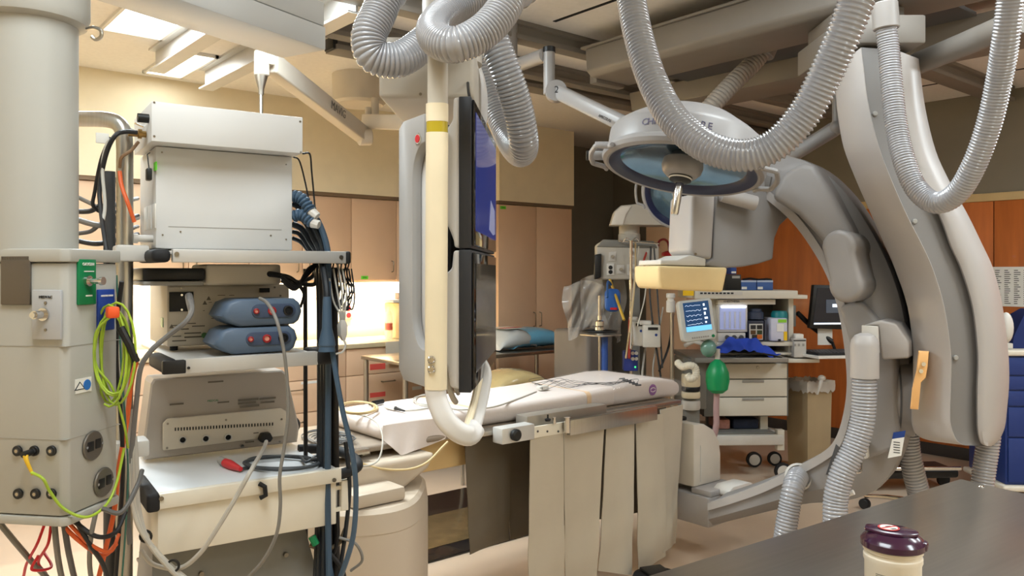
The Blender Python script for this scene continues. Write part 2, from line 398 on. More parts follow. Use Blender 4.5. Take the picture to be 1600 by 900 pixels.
# ---------- ceiling lights ----------
LITP = mat('lit_diffuser', '#ffffff', .6, emit='#fffaf2', estr=4)
def troffer(x, y, w, h, label, energy, col=(1, .88, .7), spread=PI):
    t = thing('ceiling_light', label, 'ceiling light', (x, y, H-.03))
    part('frame', MB().box(x-w/2, x+w/2, y-h/2, y-h/2+.02, H-.02, H).box(x-w/2, x+w/2, y+h/2-.02, y+h/2, H-.02, H).box(x-w/2, x-w/2+.02, y-h/2, y+h/2, H-.02, H).box(x+w/2-.02, x+w/2, y-h/2, y+h/2, H-.02, H), WHITE, t)
    part('diffuser', MB().box(x-w/2+.02, x+w/2-.02, y-h/2+.02, y+h/2-.02, H-.012, H-.002), LITP, t)
    if energy:
        L = bpy.data.lights.new('troffer_lamp', 'AREA'); L.shape = 'RECTANGLE'; L.size = w-.05; L.size_y = h-.05; L.energy = energy; L.color = col; L.spread = spread
        o = bpy.data.objects.new('troffer_lamp', L); COL.objects.link(o); o.location = (x, y, H-.025)
    return t
WC = (.81, .935, 1)
troffer(1.33, 4.85, .36, .7, 'blown-out ceiling light panel left of the metal ceiling channels', 8, WC)
troffer(1.78, 5.75, .28, .75, 'bright ceiling light panel between the two metal ceiling channels', 3, WC)
troffer(-.4, 3.2, .6, 1.2, 'added unseen fill panel on the ceiling at far left over the tan cabinets', 16, WC)  # added out of view to brighten the left wall and cabinets
troffer(.2, .95, .6, 1.2, 'ceiling light panel above and in front of the equipment rack', 27, WC)
troffer(1.6, 3.45, .6, .6, 'added unseen fill panel on the ceiling between the monitors and the tan cabinets', 62, WC)  # added fill for the dark middle and back of the room
troffer(.75, 3.9, .6, .6, 'added unseen fill panel on the ceiling over the rack back, nearest the tan cabinets', 55, WC)  # second added fill, lifts the cabinet wall
troffer(2.85, 1.45, .6, .6, 'added unseen fill panel on the ceiling over the head of the patient table', 12, WC)  # added fill above the table, outside the frame
troffer(1.9, -1.2, .6, 1.2, 'ceiling light panel on the near right over the steel table', 34, WC)
troffer(3.5, .3, .6, 1.2, 'ceiling light panel at right above the curved ceiling arm', 27, WC)
troffer(5.7, .4, .6, 1.2, 'added unseen fill panel on the ceiling at far right by the wood panelling', 40, WC)  # added to brighten the wood panelling and the right back
def channel(x, ya, yb, label):
    t = thing('ceiling_channel', label, 'channel', (x, (ya+yb)/2, 2.86))
    part('channel_web', MB().box(x-.006, x+.006, ya, yb, 2.86, 2.985), ALU, t)
    part('channel_flange', MB().box(x-.05, x+.05, ya, yb, 2.85, 2.862).box(x-.05, x+.05, ya, yb, 2.985, 3.0), ALU, t)
    part('end_screw', MB().cyl((x+.02, yb+.02, 2.88), (x+.02, yb-.02, 2.88), .012, 10), SCREWM, t)
channel(1.56, 3.4, 5.5, 'left metal channel hanging under the ceiling beside the light')
channel(1.98, 3.6, 5.8, 'right metal channel under the ceiling with a screw at its end')

# ---------- ceiling rails and the carriage of the imaging gantry ----------
RAILM = mat('grey_rail_paint', '#7d7770', .5, var=.04)
def rail(y, x0, x1, label, w=.1, h=.11):
    t = thing('ceiling_rail', label, 'rail', ((x0+x1)/2, y, H-h))
    part('rail_body', MB().prism([(y-w/2, H-h), (y+w/2, H-h), (y+w/2, H-h+.03), (y+w*.3, H-h+.035), (y+w*.3, H-.03), (y+w/2, H-.025), (y+w/2, H), (y-w/2, H), (y-w/2, H-.025), (y-w*.3, H-.03), (y-w*.3, H-h+.035), (y-w/2, H-h+.03)], x0, x1, 0, .003), RAILM, t)
    part('end_stop', MB().box(x0-.02, x0+.015, y-w*.35, y+w*.35, H-h+.005, H-.01, .005), BLACK, t)
    return t
rail(3.55, 1.75, 7.0, 'ceiling rail nearest the white ceiling panels, above the big ribbed loop')
rail(4.15, 2.1, 7.0, 'middle ceiling rail carrying the gantry bridge')
rail(4.5, 2.3, 7.0, 'farthest ceiling rail behind the lamp arm', .16, .09)
rail(2.35, 3.95, 7.0, 'ceiling rail over the curved ceiling-hung arm', .14, .12)
t = thing('gantry_bridge', 'long pale bridge beam crossing the ceiling rails above the surgical lamp', 'bridge beam', (3.8, 3.2, 2.7))
part('bridge_beam', MB().prism([(3.4, 2.885), (3.41, 2.75), (3.45, 2.72), (3.78, 2.72), (3.82, 2.76), (3.82, 2.885)], .9, 3.4, 1, .012), RAILM, t)
part('beam_lip', MB().box(3.39, 3.83, .9, 3.43, 2.885, 2.9, .003), RAILM, t)
part('side_plate', MB().box(3.5, 3.75, 3.4, 3.46, 2.7, 2.8, .006), RAILM, t)
part('hanger', MB().box(3.5, 3.7, 2.28, 2.42, 2.88, 3.0, .003).box(3.5, 3.7, 1.2, 1.34, 2.88, 3.0, .003), RAILM, t)
t2 = thing('gantry_bridge', 'second pale bridge beam behind, carrying the sloping grey hose', 'bridge beam', (4.9, 3, 2.7))
part('bridge_beam', MB().prism([(4.4, 2.86), (4.43, 2.73), (4.8, 2.73), (4.85, 2.86)], 1.2, 3.95, 1, .012), RAILM, t2)
part('hanger', MB().box(4.5, 4.7, 2.28, 2.42, 2.85, 3.0, .003).box(4.5, 4.7, 3.5, 3.6, 2.85, 3.0, .003), RAILM, t2)
part('cable_tray', MB().box(4.08, 4.38, 1.6, 3.4, 2.84, 2.86), DGREY, t2)
# ================= gas boom at far left =================
BOOMW = mat('boom_enamel', '#b0aea7', .4, var=.02)
BOOMG = mat('boom_arm_grey', '#b9b8b5', .4, var=.02)
Mb = FR(-.893, 1.6, 0, -9)                       # origin under the near ridge; x runs right-away? see below
# local axes: -x runs along the wide front face (to the left), +y runs along the narrow right face (away)
gb = thing('gas_boom', 'tall white ceiling gas boom with round column and outlet box at far left', 'gas boom', M=Matrix(Mb))
cx, cy = -.15, .085
T = lambda x, y, z: Mb @ Vector((x, y, z))
m = MB(); m.at(Mb); m.lathe([(.091, 1.59), (.091, 2.1)], (cx, cy, 0), n=48)
part('column', m, BOOMW, gb)
m = MB(); m.at(Mb); m.lathe([(.094, 2.075), (.108, 2.082), (.114, 2.1), (.114, 2.19), (.1, 2.2)], (cx, cy, 0), n=48)
part('swivel_collar', m, BOOMW, gb)
m = MB(); A, B = W(-1.03, 1.68, 0), W(-.622, 2.39, 0)
dr = (B - A).normalized(); sd = Vector((dr.y, -dr.x, 0)); up = Vector((0, 0, 1))
def armbox(s0, s1, w0, w1, z0, z1, bev):
    mm = MB(); mm.at(Matrix(((dr.x, sd.x, 0, A.x), (dr.y, sd.y, 0, A.y), (0, 0, 1, 0), (0, 0, 0, 1)))); return mm.box(s0, s1, w0, w1, z0, z1, bev)
L = (B - A).length
part('support_arm', armbox(-.12, L, -.088, .088, 2.2, 2.268, .004), BOOMG, gb)
part('arm_cover', armbox(-.12, L - .004, -.086, .086, 2.27, 2.34, .004), BOOMG, gb)
part('ceiling_post', MB().cyl(A + dr*.95*L*.7 + up*2.34, A + dr*.95*L*.7 + up*3.0, .08, 32), BOOMW, gb)
m = MB(); m.tube(spl([P(136, 45, 1.72), P(146, 43, 1.70), P(157, 47, 1.69), P(158, 57, 1.69), P(150, 62, 1.69), P(143, 57, 1.69)], 6), .0038, 8)
part('wire_hook', m, STEEL, gb)
# outlet box: top plate, body in three bands, base
sh = [(-.32, 0), (-.012, 0), (0, .012), (0, .158), (-.012, .17), (-.32, .17)]
def band(z0, z1, e=0): return MB().at(Mb).prism([(x + (e if x < -.1 else -e) * -1, y + (-e if y < .08 else e)) for x, y in sh], z0, z1, 2, .004)
part('outlet_box', band(1.06, 1.568), BOOMW, gb)
part('top_plate', band(1.57, 1.597, .006), BOOMW, gb)
part('base_plate', band(1.04, 1.058, .004), BOOMW, gb)
for z_ in (1.213, 1.4): part('seam', MB().at(Mb).box(-.3205, .0008, -.0008, .1705, z_, z_+.0013), mat('seam_shadow_gap', '#a29e95', .6), gb)
def on_front(px, py): return hit(px, py, Mb, 1, 0.0)    # local point on the wide front face
def on_side(px, py): return hit(px, py, Mb, 0, 0.0)     # local point on the narrow right face
def fplate(name, x0, y0, x1, y1, m_, th=.006, bev=.002):
    a, b = on_front(x0, y1), on_front(x1, y0)
    return part(name, MB().at(Mb).box(a.x, b.x, -th, 0, a.z, b.z, bev), m_, gb)
def splate(name, x0, y0, x1, y1, m_, th=.006, bev=.002):
    a, b = on_side(x0, (y0+y1)/2), on_side(x1, (y0+y1)/2); c = on_side((x0+x1)/2, y0); d = on_side((x0+x1)/2, y1)
    return part(name, MB().at(Mb).box(0, th, a.y, b.y, d.z, c.z, bev), m_, gb)
fplate('blank_plate', 4, 399, 50, 476, mat('bronze_blank_plate', '#6c655d', .45, .6))
mv = fplate('vacuum_outlet', 54, 453, 99, 530, mat('outlet_grey', '#b2b3b6', .4), .008)
def front_pt(px, py, off=0): p = on_front(px, py); return T(p.x, -off, p.z)
def side_pt(px, py, off=0): p = on_side(px, py); return T(off, p.y, p.z)
fx, sx_ = T(1,0,0)-T(0,0,0), T(0,1,0)-T(0,0,0)
text('MEDVAC', .0075, front_pt(76, 464, .0085), fx, up, mv, INK, label='small printed word')
fr = -sx_
m = MB(); m.cyl(front_pt(73, 491, .006), front_pt(73, 491, .012), .013, 20); m.cyl(front_pt(73, 491, .01), front_pt(73, 491, .035), .0085, 16); m.cyl(front_pt(73, 491, .035), front_pt(73, 491, .04), .006, 16)
part('outlet_nozzle', m, CHROME, mv)
m = MB(); m.cyl(front_pt(76, 473, .008), front_pt(76, 473, .01), .003, 8); m.cyl(front_pt(76, 515, .008), front_pt(76, 515, .01), .003, 8); part('screw', m, SCREWM, mv)
ox = splate('oxygen_outlet', 119, 405, 146, 476, GREEN, .007)
text('OXYGEN', .0085, side_pt(133, 413, .0075), sx_, up, ox, PAPER)
m = MB(); m.cyl(side_pt(131, 439, .006), side_pt(131, 439, .014), .011, 18); m.cyl(side_pt(131, 439, .012), side_pt(131, 439, .04), .006, 16); m.cyl(side_pt(131, 439, .038), side_pt(131, 439, .045), .0085, 16)
part('outlet_nozzle', m, CHROME, ox)
m = MB().at(Mb); a = on_side(133, 424); b = on_side(133, 462); m.box(.007, .0076, .045, .075, a.z-.001, a.z+.001); m.box(.007, .0076, .05, .07, b.z-.0015, b.z+.0015); part('printed_line', m, PAPER, ox)
no = splate('nitrous_oxide_outlet', 150, 452, 175, 516, mat('nitrous_blue', '#24408f', .4), .007)
text('NITROUS OXIDE', .0052, side_pt(162.5, 462, .0075), sx_, up, no, PAPER)
m = MB(); m.cyl(side_pt(165, 488, .006), side_pt(165, 488, .03), .007, 16); part('outlet_nozzle', m, CHROME, no)
wl = splate('warning_label', 117, 591, 142, 613, PAPER, .0015, 0)
a = on_side(123.5, 603)
m = MB().at(Mb); m.prism([(a.y-.016, a.z-.008), (a.y+.016, a.z-.008), (a.y, a.z+.009)], .0015, .0022, 0); part('warning_triangle', m, INK, wl)
m = MB().at(Mb); m.prism([(a.y-.011, a.z-.006), (a.y+.011, a.z-.006), (a.y, a.z+.006)], .0022, .0026, 0); part('triangle_fill', m, PAPER, wl)
m = MB(); c = side_pt(135, 601, 0); m.cyl(c, side_pt(135, 601, .0025), .011, 20); part('blue_disc', m, mat('label_blue', '#2c6fc0', .5), wl)
for (px, py) in ((143, 696), (160, 753)):
    p = on_side(px, py); c = T(0, p.y, p.z); pl = part('socket_plate', MB().cyl(c, T(.006, p.y, p.z), .031, 28, bevel=.002), mat('dark_steel_plate', '#77726b', .4, .7), gb)
    m = MB().at(Mb); m.box(.006, .008, p.y-.02, p.y-.002, p.z-.01, p.z+.01, .001).box(.006, .008, p.y+.004, p.y+.02, p.z-.008, p.z+.012, .001); part('socket_face', m, BLACK, pl)
    m = MB().at(Mb)
    for s in (-.025, .027): m.lathe([(.003, 0), (.003, .002)], (.006, p.y+s*.9, p.z), (1,0,0), 8)
    part('screw', m, CHROME, pl)
for (px, py) in ((29, 704), (55, 704), (82, 704), (30, 771), (57, 771), (82, 771)):
    m = MB(); m.cyl(front_pt(px, py), front_pt(px, py, .006), .0105, 20, bevel=.001); s = part('earth_socket', m, BLACK, gb)
    m = MB(); m.cyl(front_pt(px, py, .005), front_pt(px, py, .0068), .0055, 14); part('socket_ring', m, DGREY, s)
    m = MB(); m.cyl(front_pt(px, py, .0065), front_pt(px, py, .0074), .0035, 10); part('socket_hole', m, mat('pin', '#b9ad98', .3, 1), s)
m = MB(); 
for px, py in ((13, 386), (72, 388), (107, 386)): m.box(*[x for ab in zip(P(px, py, 1.62) - Vector((.004,.004,.002)), P(px, py, 1.62) + Vector((.004,.004,.002))) for x in ab])
# green-yellow earth lead, coiled on an orange hook
YG = mat('green_yellow_wire', '#a3bd3a', .45, var=.3, scale=14)
def wcoil(cxp, cyp, a, b, d, turns, wob, r, seg=20):
    pts = []
    for i in range(int(turns*seg)+1):
        t = 2*PI*i/seg; k = i/(turns*seg)
        pts.append(P(cxp + a*math.cos(t)*(1-.15*k+wob*math.sin(3.1*k*7)) + 6*math.sin(5*k), cyp + b*math.sin(t)*(1-.25*math.sin(4*k*3)*.5) + 10*k, d - .012*math.sin(7*k*3) - .01*k))
    return pts
m = MB(); m.tube(wcoil(176, 548, 27, 72, 1.7, 5.3, .18, 0), .0026, 8); m.tube(spl([P(178, 490, 1.68), P(150, 520, 1.68), P(150, 570, 1.69), P(175, 605, 1.7), P(193, 660, 1.71), P(200, 700, 1.73)], 8), .0026, 8)
solo('earth_lead', m, YG, 'coiled green-yellow earth lead hanging by the orange hook on the gas boom', 'cable')
m = MB(); m.tube(spl([front_pt(62, 734, .022), P(67, 748, 1.575), P(78, 768, 1.585), P(100, 795, 1.6), P(135, 808, 1.62), P(165, 790, 1.68), P(182, 755, 1.72), P(194, 700, 1.74)], 8), .003, 8)
e = thing('earth_lead', 'green-yellow earth lead plugged into the boom socket with a yellow plug', 'cable', P(57, 707, 1.585))
part('lead', m, YG, e)
m = MB(); m.tube(spl([front_pt(54, 708, .024), front_pt(57, 716, .026), front_pt(63, 738, .02)], 6), [.0052, .003], 10); part('plug', m, mat('yellow_plug', '#e0b32a', .45), e)
m = MB(); m.tube([front_pt(54, 705, .007), front_pt(52, 706, .028)], .0065, 12); part('plug_head', m, BLACK, e)
m = MB(); m.box(*[x for ab in zip(P(176, 488, 1.66) - Vector((.012,.012,.012)), P(176, 488, 1.66) + Vector((.012,.012,.012))) for x in ab], .005); solo('cable_hook', m, ORANGE, 'small orange clip holding the coiled green-yellow lead', 'hook')
m = MB(); m.tube([P(188, 512, 1.68), P(203, 540, 1.68), P(213, 565, 1.69)], [.009, .0075], 10); solo('cable_plug', m, BLACK, 'black plug end hanging beside the green-yellow coil', 'plug')

# ================= equipment rack =================
RA = -33.3 + 66.6 - 0  # placeholder angle, replaced below
Mr = FR(-.8467, 1.89, 0, 33.3)
def RL(u, v, z): return Mr @ Vector((u, v, z))
def rv(px, py, v=0.): return hit(px, py, Mr, 1, v)      # local point on the front plane of the rack
def ru(px, py, u): return hit(px, py, Mr, 0, u)
def rz(px, py, z): return hit(px, py, Mr, 2, z)
rack = thing('equipment_rack', 'tall ceiling-hung equipment rack with steel pole, silver shelves and a drawer', 'rack', M=Matrix(Mr))
D1 = 1.97
m = MB(); m.tube(spl([P(100, 186, D1), P(135, 186, D1), P(165, 187, D1), P(184, 193, D1), P(193, 208, D1), P(195, 235, D1)], 6) + [P(195, 300, D1), P(194, 900, D1), P(194, 1000, D1)], .0195, 20)
part('pole', m, STEEL, rack)
m = MB(); m.cyl(P(171, 268, D1+.04), P(171, 900, D1+.04), .014, 14); part('rear_pole', m, DGREY, rack)
for y in (396, 700): 
    p = P(200, y, D1 - .01); m = MB(); m.at(Matrix.Translation(p) @ Mr.to_3x3().to_4x4()); m.box(-.03, .045, -.03, .04, -.02, .02, .006); part('pole_clamp', m, PALE, rack)
m = MB()
for z in (.4,): pass
for px, d, r in ((508, 2.2, .0135), (521, 2.22, .0115)): m.cyl(P(px, 418, d), P(px+4, 900, d), r, 14)
part('side_post', m, mat('black_post', '#211e1d', .5), rack)
m = MB(); m.cyl(P(477, 420, 2.28), P(478, 900, 2.28), .006, 12); part('thin_post', m, mat('black_post', '#211e1d', .5), rack)
def shelf(px0, px1, yt, yb, v0, depth, x_c=None):
    a, b = rv(px0, yt, v0), rv(px1, yb, v0); zt = a.z; zb = rv(px0, yb, v0).z
    s = part('shelf', MB().at(Mr).box(a.x, b.x, v0, v0+.022, zb, zt, .002).box(a.x-.012, b.x-.006, v0+.015, v0+depth, zt-.012, zt-.004, .001), ALU, rack)
    return s, a.x, b.x, zb, zt
def screws(par, pts, v0, r=.0055):
    m = MB()
    for px, py in pts: p = rv(px, py, v0); m.cyl(RL(p.x, v0+.001, p.z), RL(p.x, v0-.003, p.z), r, 12)
    part('screw', m, SCREWM, par)
s, xa, xb, zb, zt = shelf(270, 541, 389, 410, -.03, .5)
screws(s, ((276, 397), (533, 402)), -.03)
part('corner_cap', MB().at(Mr).box(xa-.045, xa-.002, -.025, .2, zb, zt, .012, 3), RUBBER, s); part('corner_cap', MB().at(Mr).box(xb, xb+.014, -.032, .06, zb-.001, zt+.001, .006, 3), RUBBER, s)
Z1 = zt
s, xa, xb, zb, zt = shelf(287, 497, 561, 584, -.03, .54)
q = rv(497, 545, -.03); 
part('corner_cap', MB().at(Mr).box(xb-.004, xb+.05, -.034, .08, zb-.0, zt+.004, .01, 3), RUBBER, s); part('corner_cap', MB().at(Mr).box(xa-.045, xa-.01, -.02, .18, zb-.002, zt, .012, 3), RUBBER, s)
p = rv(262, 572, -.03); part('end_clip', MB().at(Mr).box(p.x-.012, p.x+.04, -.036, -.02, zb+.001, zt-.002, .003), BLACK, s)
m = MB().at(Mr); m.box(xa-.012, xb, -.032, -.03, zb, zt, .0); p = rv(295, 575, -.034); part('keyhole', MB().cyl(RL(p.x, -.03, p.z), RL(p.x, -.0345, p.z), .0035, 10), BLACK, s)
Z2 = zt
# drawer unit with a white top
a, b = rv(243, 775, 0), rv(527, 868, 0); zt = rv(243, 773, -.01).z; Z3 = zt
dz0 = rv(243, 869, 0).z
tp = part('drawer_top', MB().at(Mr).box(a.x-.0, b.x, -.008, .56, zt-.012, zt, .003), mat('grey_white_sheet', '#d3d5d6', .4), rack)
s = part('top_rail', MB().at(Mr).box(a.x+.004, b.x+.006, -.016, .004, zt-.035, zt+.001, .002), CREAMW, rack); screws(s, ((252, 779), (522, 750)), -.016)
part('corner_cap', MB().at(Mr).box(a.x-.022, a.x+.008, -.02, .2, zt-.04, zt+.004, .008, 3), RUBBER, s)
part('drawer', MB().at(Mr).box(a.x+.004, b.x-.004, -.004, .5, dz0, zt-.036, .003), CREAMW, rack)
m = MB().at(Mr); p = rv(409, 764, -.02); m.tube([(p.x-.006, -.018, p.z+.014), (p.x+.006, -.026, p.z+.006), (p.x+.008, -.026, p.z-.016), (p.x-.004, -.02, p.z-.022)], .006, 8); part('drawer_latch', m, RUBBER, rack)
hb = zt
m = MB().at(Mr); m.tube(spl([(b.x-.02, .26, hb+.004), (b.x+.03, .25, hb+.002), (b.x+.075, .2, hb-.0), (b.x+.09, .12, hb-.004), (b.x+.075, .04, hb-.012), (b.x+.03, .005, hb-.016), (b.x-.002, .0, hb-.018)], 6), .0145, 14)
part('grab_handle', m, RUBBER, rack)
m = MB().at(Mr); m.box(b.x+.012, b.x+.032, 0, .018, dz0+.03, zt-.036, .002).box(b.x-.004, b.x+.03, .004, .012, zt-.06, zt-.05).box(b.x-.004, b.x+.03, .004, .012, dz0+.03, dz0+.04); part('side_bracket', m, CREAMW, rack)
part('runner', MB().at(Mr).box(b.x-.003, b.x+.012, .03, .3, dz0+.03, zt-.06, .002), PALE, rack)
zl = .52
part('bottom_shelf', MB().at(Mr).box(a.x-.02, b.x+.02, -.02, .34, zl-.03, zl, .003), ALU, rack)

# ---- things standing on the rack ----
DEV = mat('device_enamel', '#dcdbd9', .45, var=.015)
DEVG = mat('device_beige_grey', '#d9cfbe', .5, var=.02)
SLATE = mat('slate_blue_plastic', '#5a6b80', .42, var=.02)
def dev_thing(name, label, cat, u, v, z): return thing(name, label, cat, M=Mr @ Matrix.Translation((u, v, z)))
# second box (large)
VB = .065
a = rv(243, 240, VB); b = rv(457, 300, VB); z0, z1 = Z1+.003, rv(243, 228, VB).z
t = dev_thing('power_supply', 'large white instrument case on the top rack shelf', 'instrument', a.x, VB, z0)
part('case', MB().at(Mr).box(a.x, b.x, VB, .3, z0, z1, .004), DEV, t)
sl = rv(263, 354, VB); sr = rv(440, 360, VB)
part('seam', MB().at(Mr).box(sl.x, sr.x, VB-.0007, VB, sl.z-.0008, sl.z+.0008), GREY, t)
m = MB()
for px, py in ((254, 367), (282, 362), (423, 368), (447, 374), (253, 238), (447, 257)): p = rv(px, py, VB); m.cyl(RL(p.x, VB-.0015, p.z), RL(p.x, VB+.0005, p.z), .0022, 8)
part('screw', m, SCREWM, t)
m = MB().at(Mr)
for i in range(3): m.box(a.x-.002, a.x+.001, .06+.06*i, .1+.06*i, z0+.05, z0+.11, .001)
part('side_label', m, PAPER, t)
part('side_label', MB().at(Mr).box(a.x-.002, a.x+.001, .05, .08, z1-.06, z1-.04), LIME, t, label='green label')
m = MB(); c = RL(a.x, .1, z0+.025); m.cyl(c, RL(a.x-.035, .1, z0+.025), .009, 14); m.cyl(RL(a.x-.035, .1, z0+.025), RL(a.x-.045, .1, z0+.025), .012, 14); part('side_connector', m, PALE, t)
m = MB().at(Mr); m.box(a.x-.02, a.x-.008, .06, .085, z1-.085, z1-.055, .003); m.tube([(a.x-.014, .07, z1-.056), (a.x-.016, .08, z1-.02), (a.x-.004, .12, z1-.01)], .0015, 6); part('hanging_tag', m, BLACK, t)
# top box (flat)
a = rv(237, 180, 0); b = rv(473, 200, 0); zt2 = rv(237, 158, 0).z; zb2 = rv(237, 228, 0).z
zb2 = z1 + .0015
t = dev_thing('video_processor', 'flat wide white instrument case on top of the big case', 'instrument', a.x, 0, zb2)
part('case', MB().at(Mr).box(a.x, b.x, 0, .27, zb2, zt2, .0015), DEV, t)
m = MB()
for px, py in ((241, 160), (241, 213), (469, 190), (470, 238)): p = rv(px, py, 0); m.cyl(RL(p.x, -.001, p.z), RL(p.x, .001, p.z), .0028, 8)
part('screw', m, SCREWM, t)
m = MB(); zz = (zb2+zt2)/2
m.cyl(RL(a.x, .04, zz+.012), RL(a.x-.025, .04, zz+.012), .011, 16); part('knob', m, BLACK, t)
m = MB(); m.cyl(RL(a.x, .08, zz-.02), RL(a.x-.04, .08, zz-.02), .008, 16); m.cyl(RL(a.x-.01, .08, zz-.02), RL(a.x-.018, .08, zz-.02), .012, 16); part('coax_connector', m, mat('brass', '#a88a58', .3, 1), t)
m = MB(); m.cyl(RL(a.x, .12, zz+.005), RL(a.x-.02, .12, zz+.012), .003, 8); m.cyl(RL(a.x, .2, zz+.0), RL(a.x-.02, .2, zz+.01), .004, 8); part('toggle_switch', m, CHROME, t)
# generator on the middle shelf
VG = .2
a = rv(261, 500, VG); b = rv(452, 500, VG); z0 = Z2 - .001; z1 = rv(262, 446, VG).z
t = dev_thing('signal_generator', 'beige electronics case with printed rear panel on the middle rack shelf', 'instrument', a.x, VG, z0)
part('case', MB().at(Mr).box(a.x, b.x, VG, VG+.26, z0+.012, z1, .003), DEVG, t)
part('rear_panel', MB().at(Mr).box(a.x+.004, b.x-.004, VG-.003, VG, z0+.016, z1-.004, .001), DEVG, t)
m = MB().at(Mr)
for u in (a.x+.02, b.x-.02):
    for v in (VG+.02, VG+.23): m.lathe([(.01, 0), (.01, .0125)], (u, v, z0), n=12)
part('foot', m, RUBBER, t)
p0 = rv(264, 487, VG-.004); p1 = rv(302, 456, VG-.004)
sk = part('power_inlet', MB().at(Mr).box(p0.x, p1.x, VG-.008, VG-.003, p0.z, p1.z, .001), BLACK, t)
m = MB()
for px, py in ((284, 461), (284, 484)): p = rv(px, py, VG-.008); m.cyl(RL(p.x, VG-.009, p.z), RL(p.x, VG-.007, p.z), .003, 8)
part('screw', m, CHROME, sk)
m = MB()
for px, py in ((283, 450), (438, 462), (429, 449)): p = rv(px, py, VG-.003); m.cyl(RL(p.x, VG-.005, p.z), RL(p.x, VG-.0035, p.z), .003, 8)
part('screw', m, SCREWM, t)
m = MB(); random.seed(3)
for px, py, w in ((269, 508, 20), (269, 514, 26), (269, 525, 14), (288, 520, 26), (288, 526, 30), (269, 532, 22), (288, 505, 18), (300, 509, 20), (340, 461, 12), (358, 461, 8), (326, 472, 5), (317, 485, 3), (333, 480, 6), (330, 497, 6), (345, 478, 14)):
    a2, b2 = rv(px, py, VG-.003), rv(px+w, py+.8, VG-.003); m.at(Mr).box(a2.x, b2.x, VG-.0036, VG-.0032, b2.z, a2.z)
m.at(Mr); 
for px, py in ((326, 466), (320, 473), (268, 510)): p = rv(px, py, VG-.003); m.prism([(p.x-.006, p.z-.005), (p.x+.006, p.z-.005), (p.x, p.z+.006)], VG-.0036, VG-.0032, 1)
part('printed_markings', m, mat('faint_print', '#6f675b', .7), t)
p = rv(319, 524, VG-.003); part('green_terminal', MB().cyl(RL(p.x, VG-.003, p.z), RL(p.x, VG-.012, p.z), .0075, 14), mat('terminal_green', '#5d8a55', .5), t)
p0, p1 = rv(405, 457, VG-.003), rv(421, 450, VG-.003); part('data_port', MB().at(Mr).box(p0.x, p1.x, VG-.006, VG-.002, p0.z, p1.z), BLACK, t)
part('side_label', MB().at(Mr).box(a.x-.002, a.x+.0005, VG+.05, VG+.08, z0+.06, z0+.085), GREEN, t, label='green label')
ZG = z1
# blue-grey patient amplifiers
SOCK = mat('socket_red', '#a5242b', .45)
def amp(y0, y1, x0, x1, v, label, z_floor):
    a, b = rv(x0, (y0+y1)/2, v), rv(x1, (y0+y1)/2, v); z0 = z_floor; z1 = rv((x0+x1)/2, y0, v).z
    w, h = b.x - a.x, z1 - z0; cx_, cz = (a.x+b.x)/2, (z0+z1)/2
    t = dev_thing('patient_amplifier', label, 'amplifier', cx_, v+.06, z0)
    def ring(k, y, fx=1): return [Mr @ Vector((cx_ + p[0]*k, y, cz + p[1]*k*(1 if fx == 1 else fx))) for p in [(-w/2, -h*.1), (-w*.42, h*.36), (-w*.3, h/2), (w*.4, h/2), (w*.47, h*.32), (w/2, 0), (w*.46, -h*.34), (w*.4, -h/2+.002), (-w*.28, -h/2), (-w*.4, -h*.36)]]
    part('housing', MB().loft([ring(.86, v, 1), ring(.96, v+.004), ring(1, v+.014), ring(1, v+.13), ring(.94, v+.145)]), SLATE, t, sharp=50)
    px0, px1 = cx_ - w*.14, cx_ + w*.4
    rr = [((px0+px1)/2 + q[0], cz + .004 + q[1]) for q in rrect(px1-px0, h*.5, h*.24, 6)]
    part('socket_recess', MB().at(Mr).prism([(q[0], q[1]) for q in rr], v-.003, v+.002, 1, .001), mat('amp_recess', '#42506a', .5), t)
    for fxx, r, mm, nm in ((-.09, .007, SOCK, 'red_socket'), (.1, .0105, SOCK, 'red_socket'), (.3, .0125, BLACK, 'black_socket')):
        c = (cx_ + w*fxx, v-.003, cz+.004)
        s = part(nm, MB().at(Mr).lathe([(r*.72, -.004), (r, -.003), (r, .005), (r*.7, .006), (r*.62, .001)], c, (0, -1, 0), 20, cap=True), mm, t)
        part('socket_core', MB().at(Mr).lathe([(r*.6, 0), (r*.6, .0035)], c, (0, -1, 0), 16), DARK if nm[0] == 'b' else mat('salmon', '#e79a86', .5), s)
    return t, z1
t, zz = amp(511, 553, 335, 467, -.012, 'lower slate blue amplifier with red sockets on the middle rack shelf', Z2+.001)
amp(467, 509, 345, 474, -.012, 'upper slate blue amplifier with red sockets, stacked on another', zz+.0015)
# white hub on the generator
a, b = rv(322, 440, .1), rv(440, 440, .1); z0 = ZG+.001; z1 = rv(380, 413, .1).z
t = dev_thing('network_hub', 'beige flat device with a plug lying on the electronics case under the top shelf', 'instrument', a.x, .1, z0)
part('case', MB().at(Mr).prism([(a.x, .1), (b.x-.05, .085), (b.x-.012, .09), (b.x, .105), (b.x, .28), (a.x, .28)], z0, z1, 2, .008, 3), DEVG, t)
m = MB(); p = rv(420, 428, .09); m.tube(spl([RL(p.x, .09, p.z), RL(p.x+.02, .06, p.z-.004), RL(p.x+.05, .05, p.z-.014), RL(p.x+.085, .06, p.z-.05), RL(p.x+.09, .1, p.z-.09)], 6), [.008, .007, .006, .0045, .004], 10); part('plug_lead', m, CABB, t)
a, b = rv(212, 425, .14), rv(318, 425, .14)
t = dev_thing('laptop', 'flat black device lying at the left under the top rack shelf', 'device', a.x, .14, ZG+.001)
part('base', MB().at(Mr).box(a.x+.01, b.x-.01, .09, .3, ZG+.001, ZG+.012, .003), GREY, t); part('lid', MB().at(Mr).box(a.x+.01, b.x-.004, .1, .3, ZG+.013, ZG+.045, .006), BLACK, t)
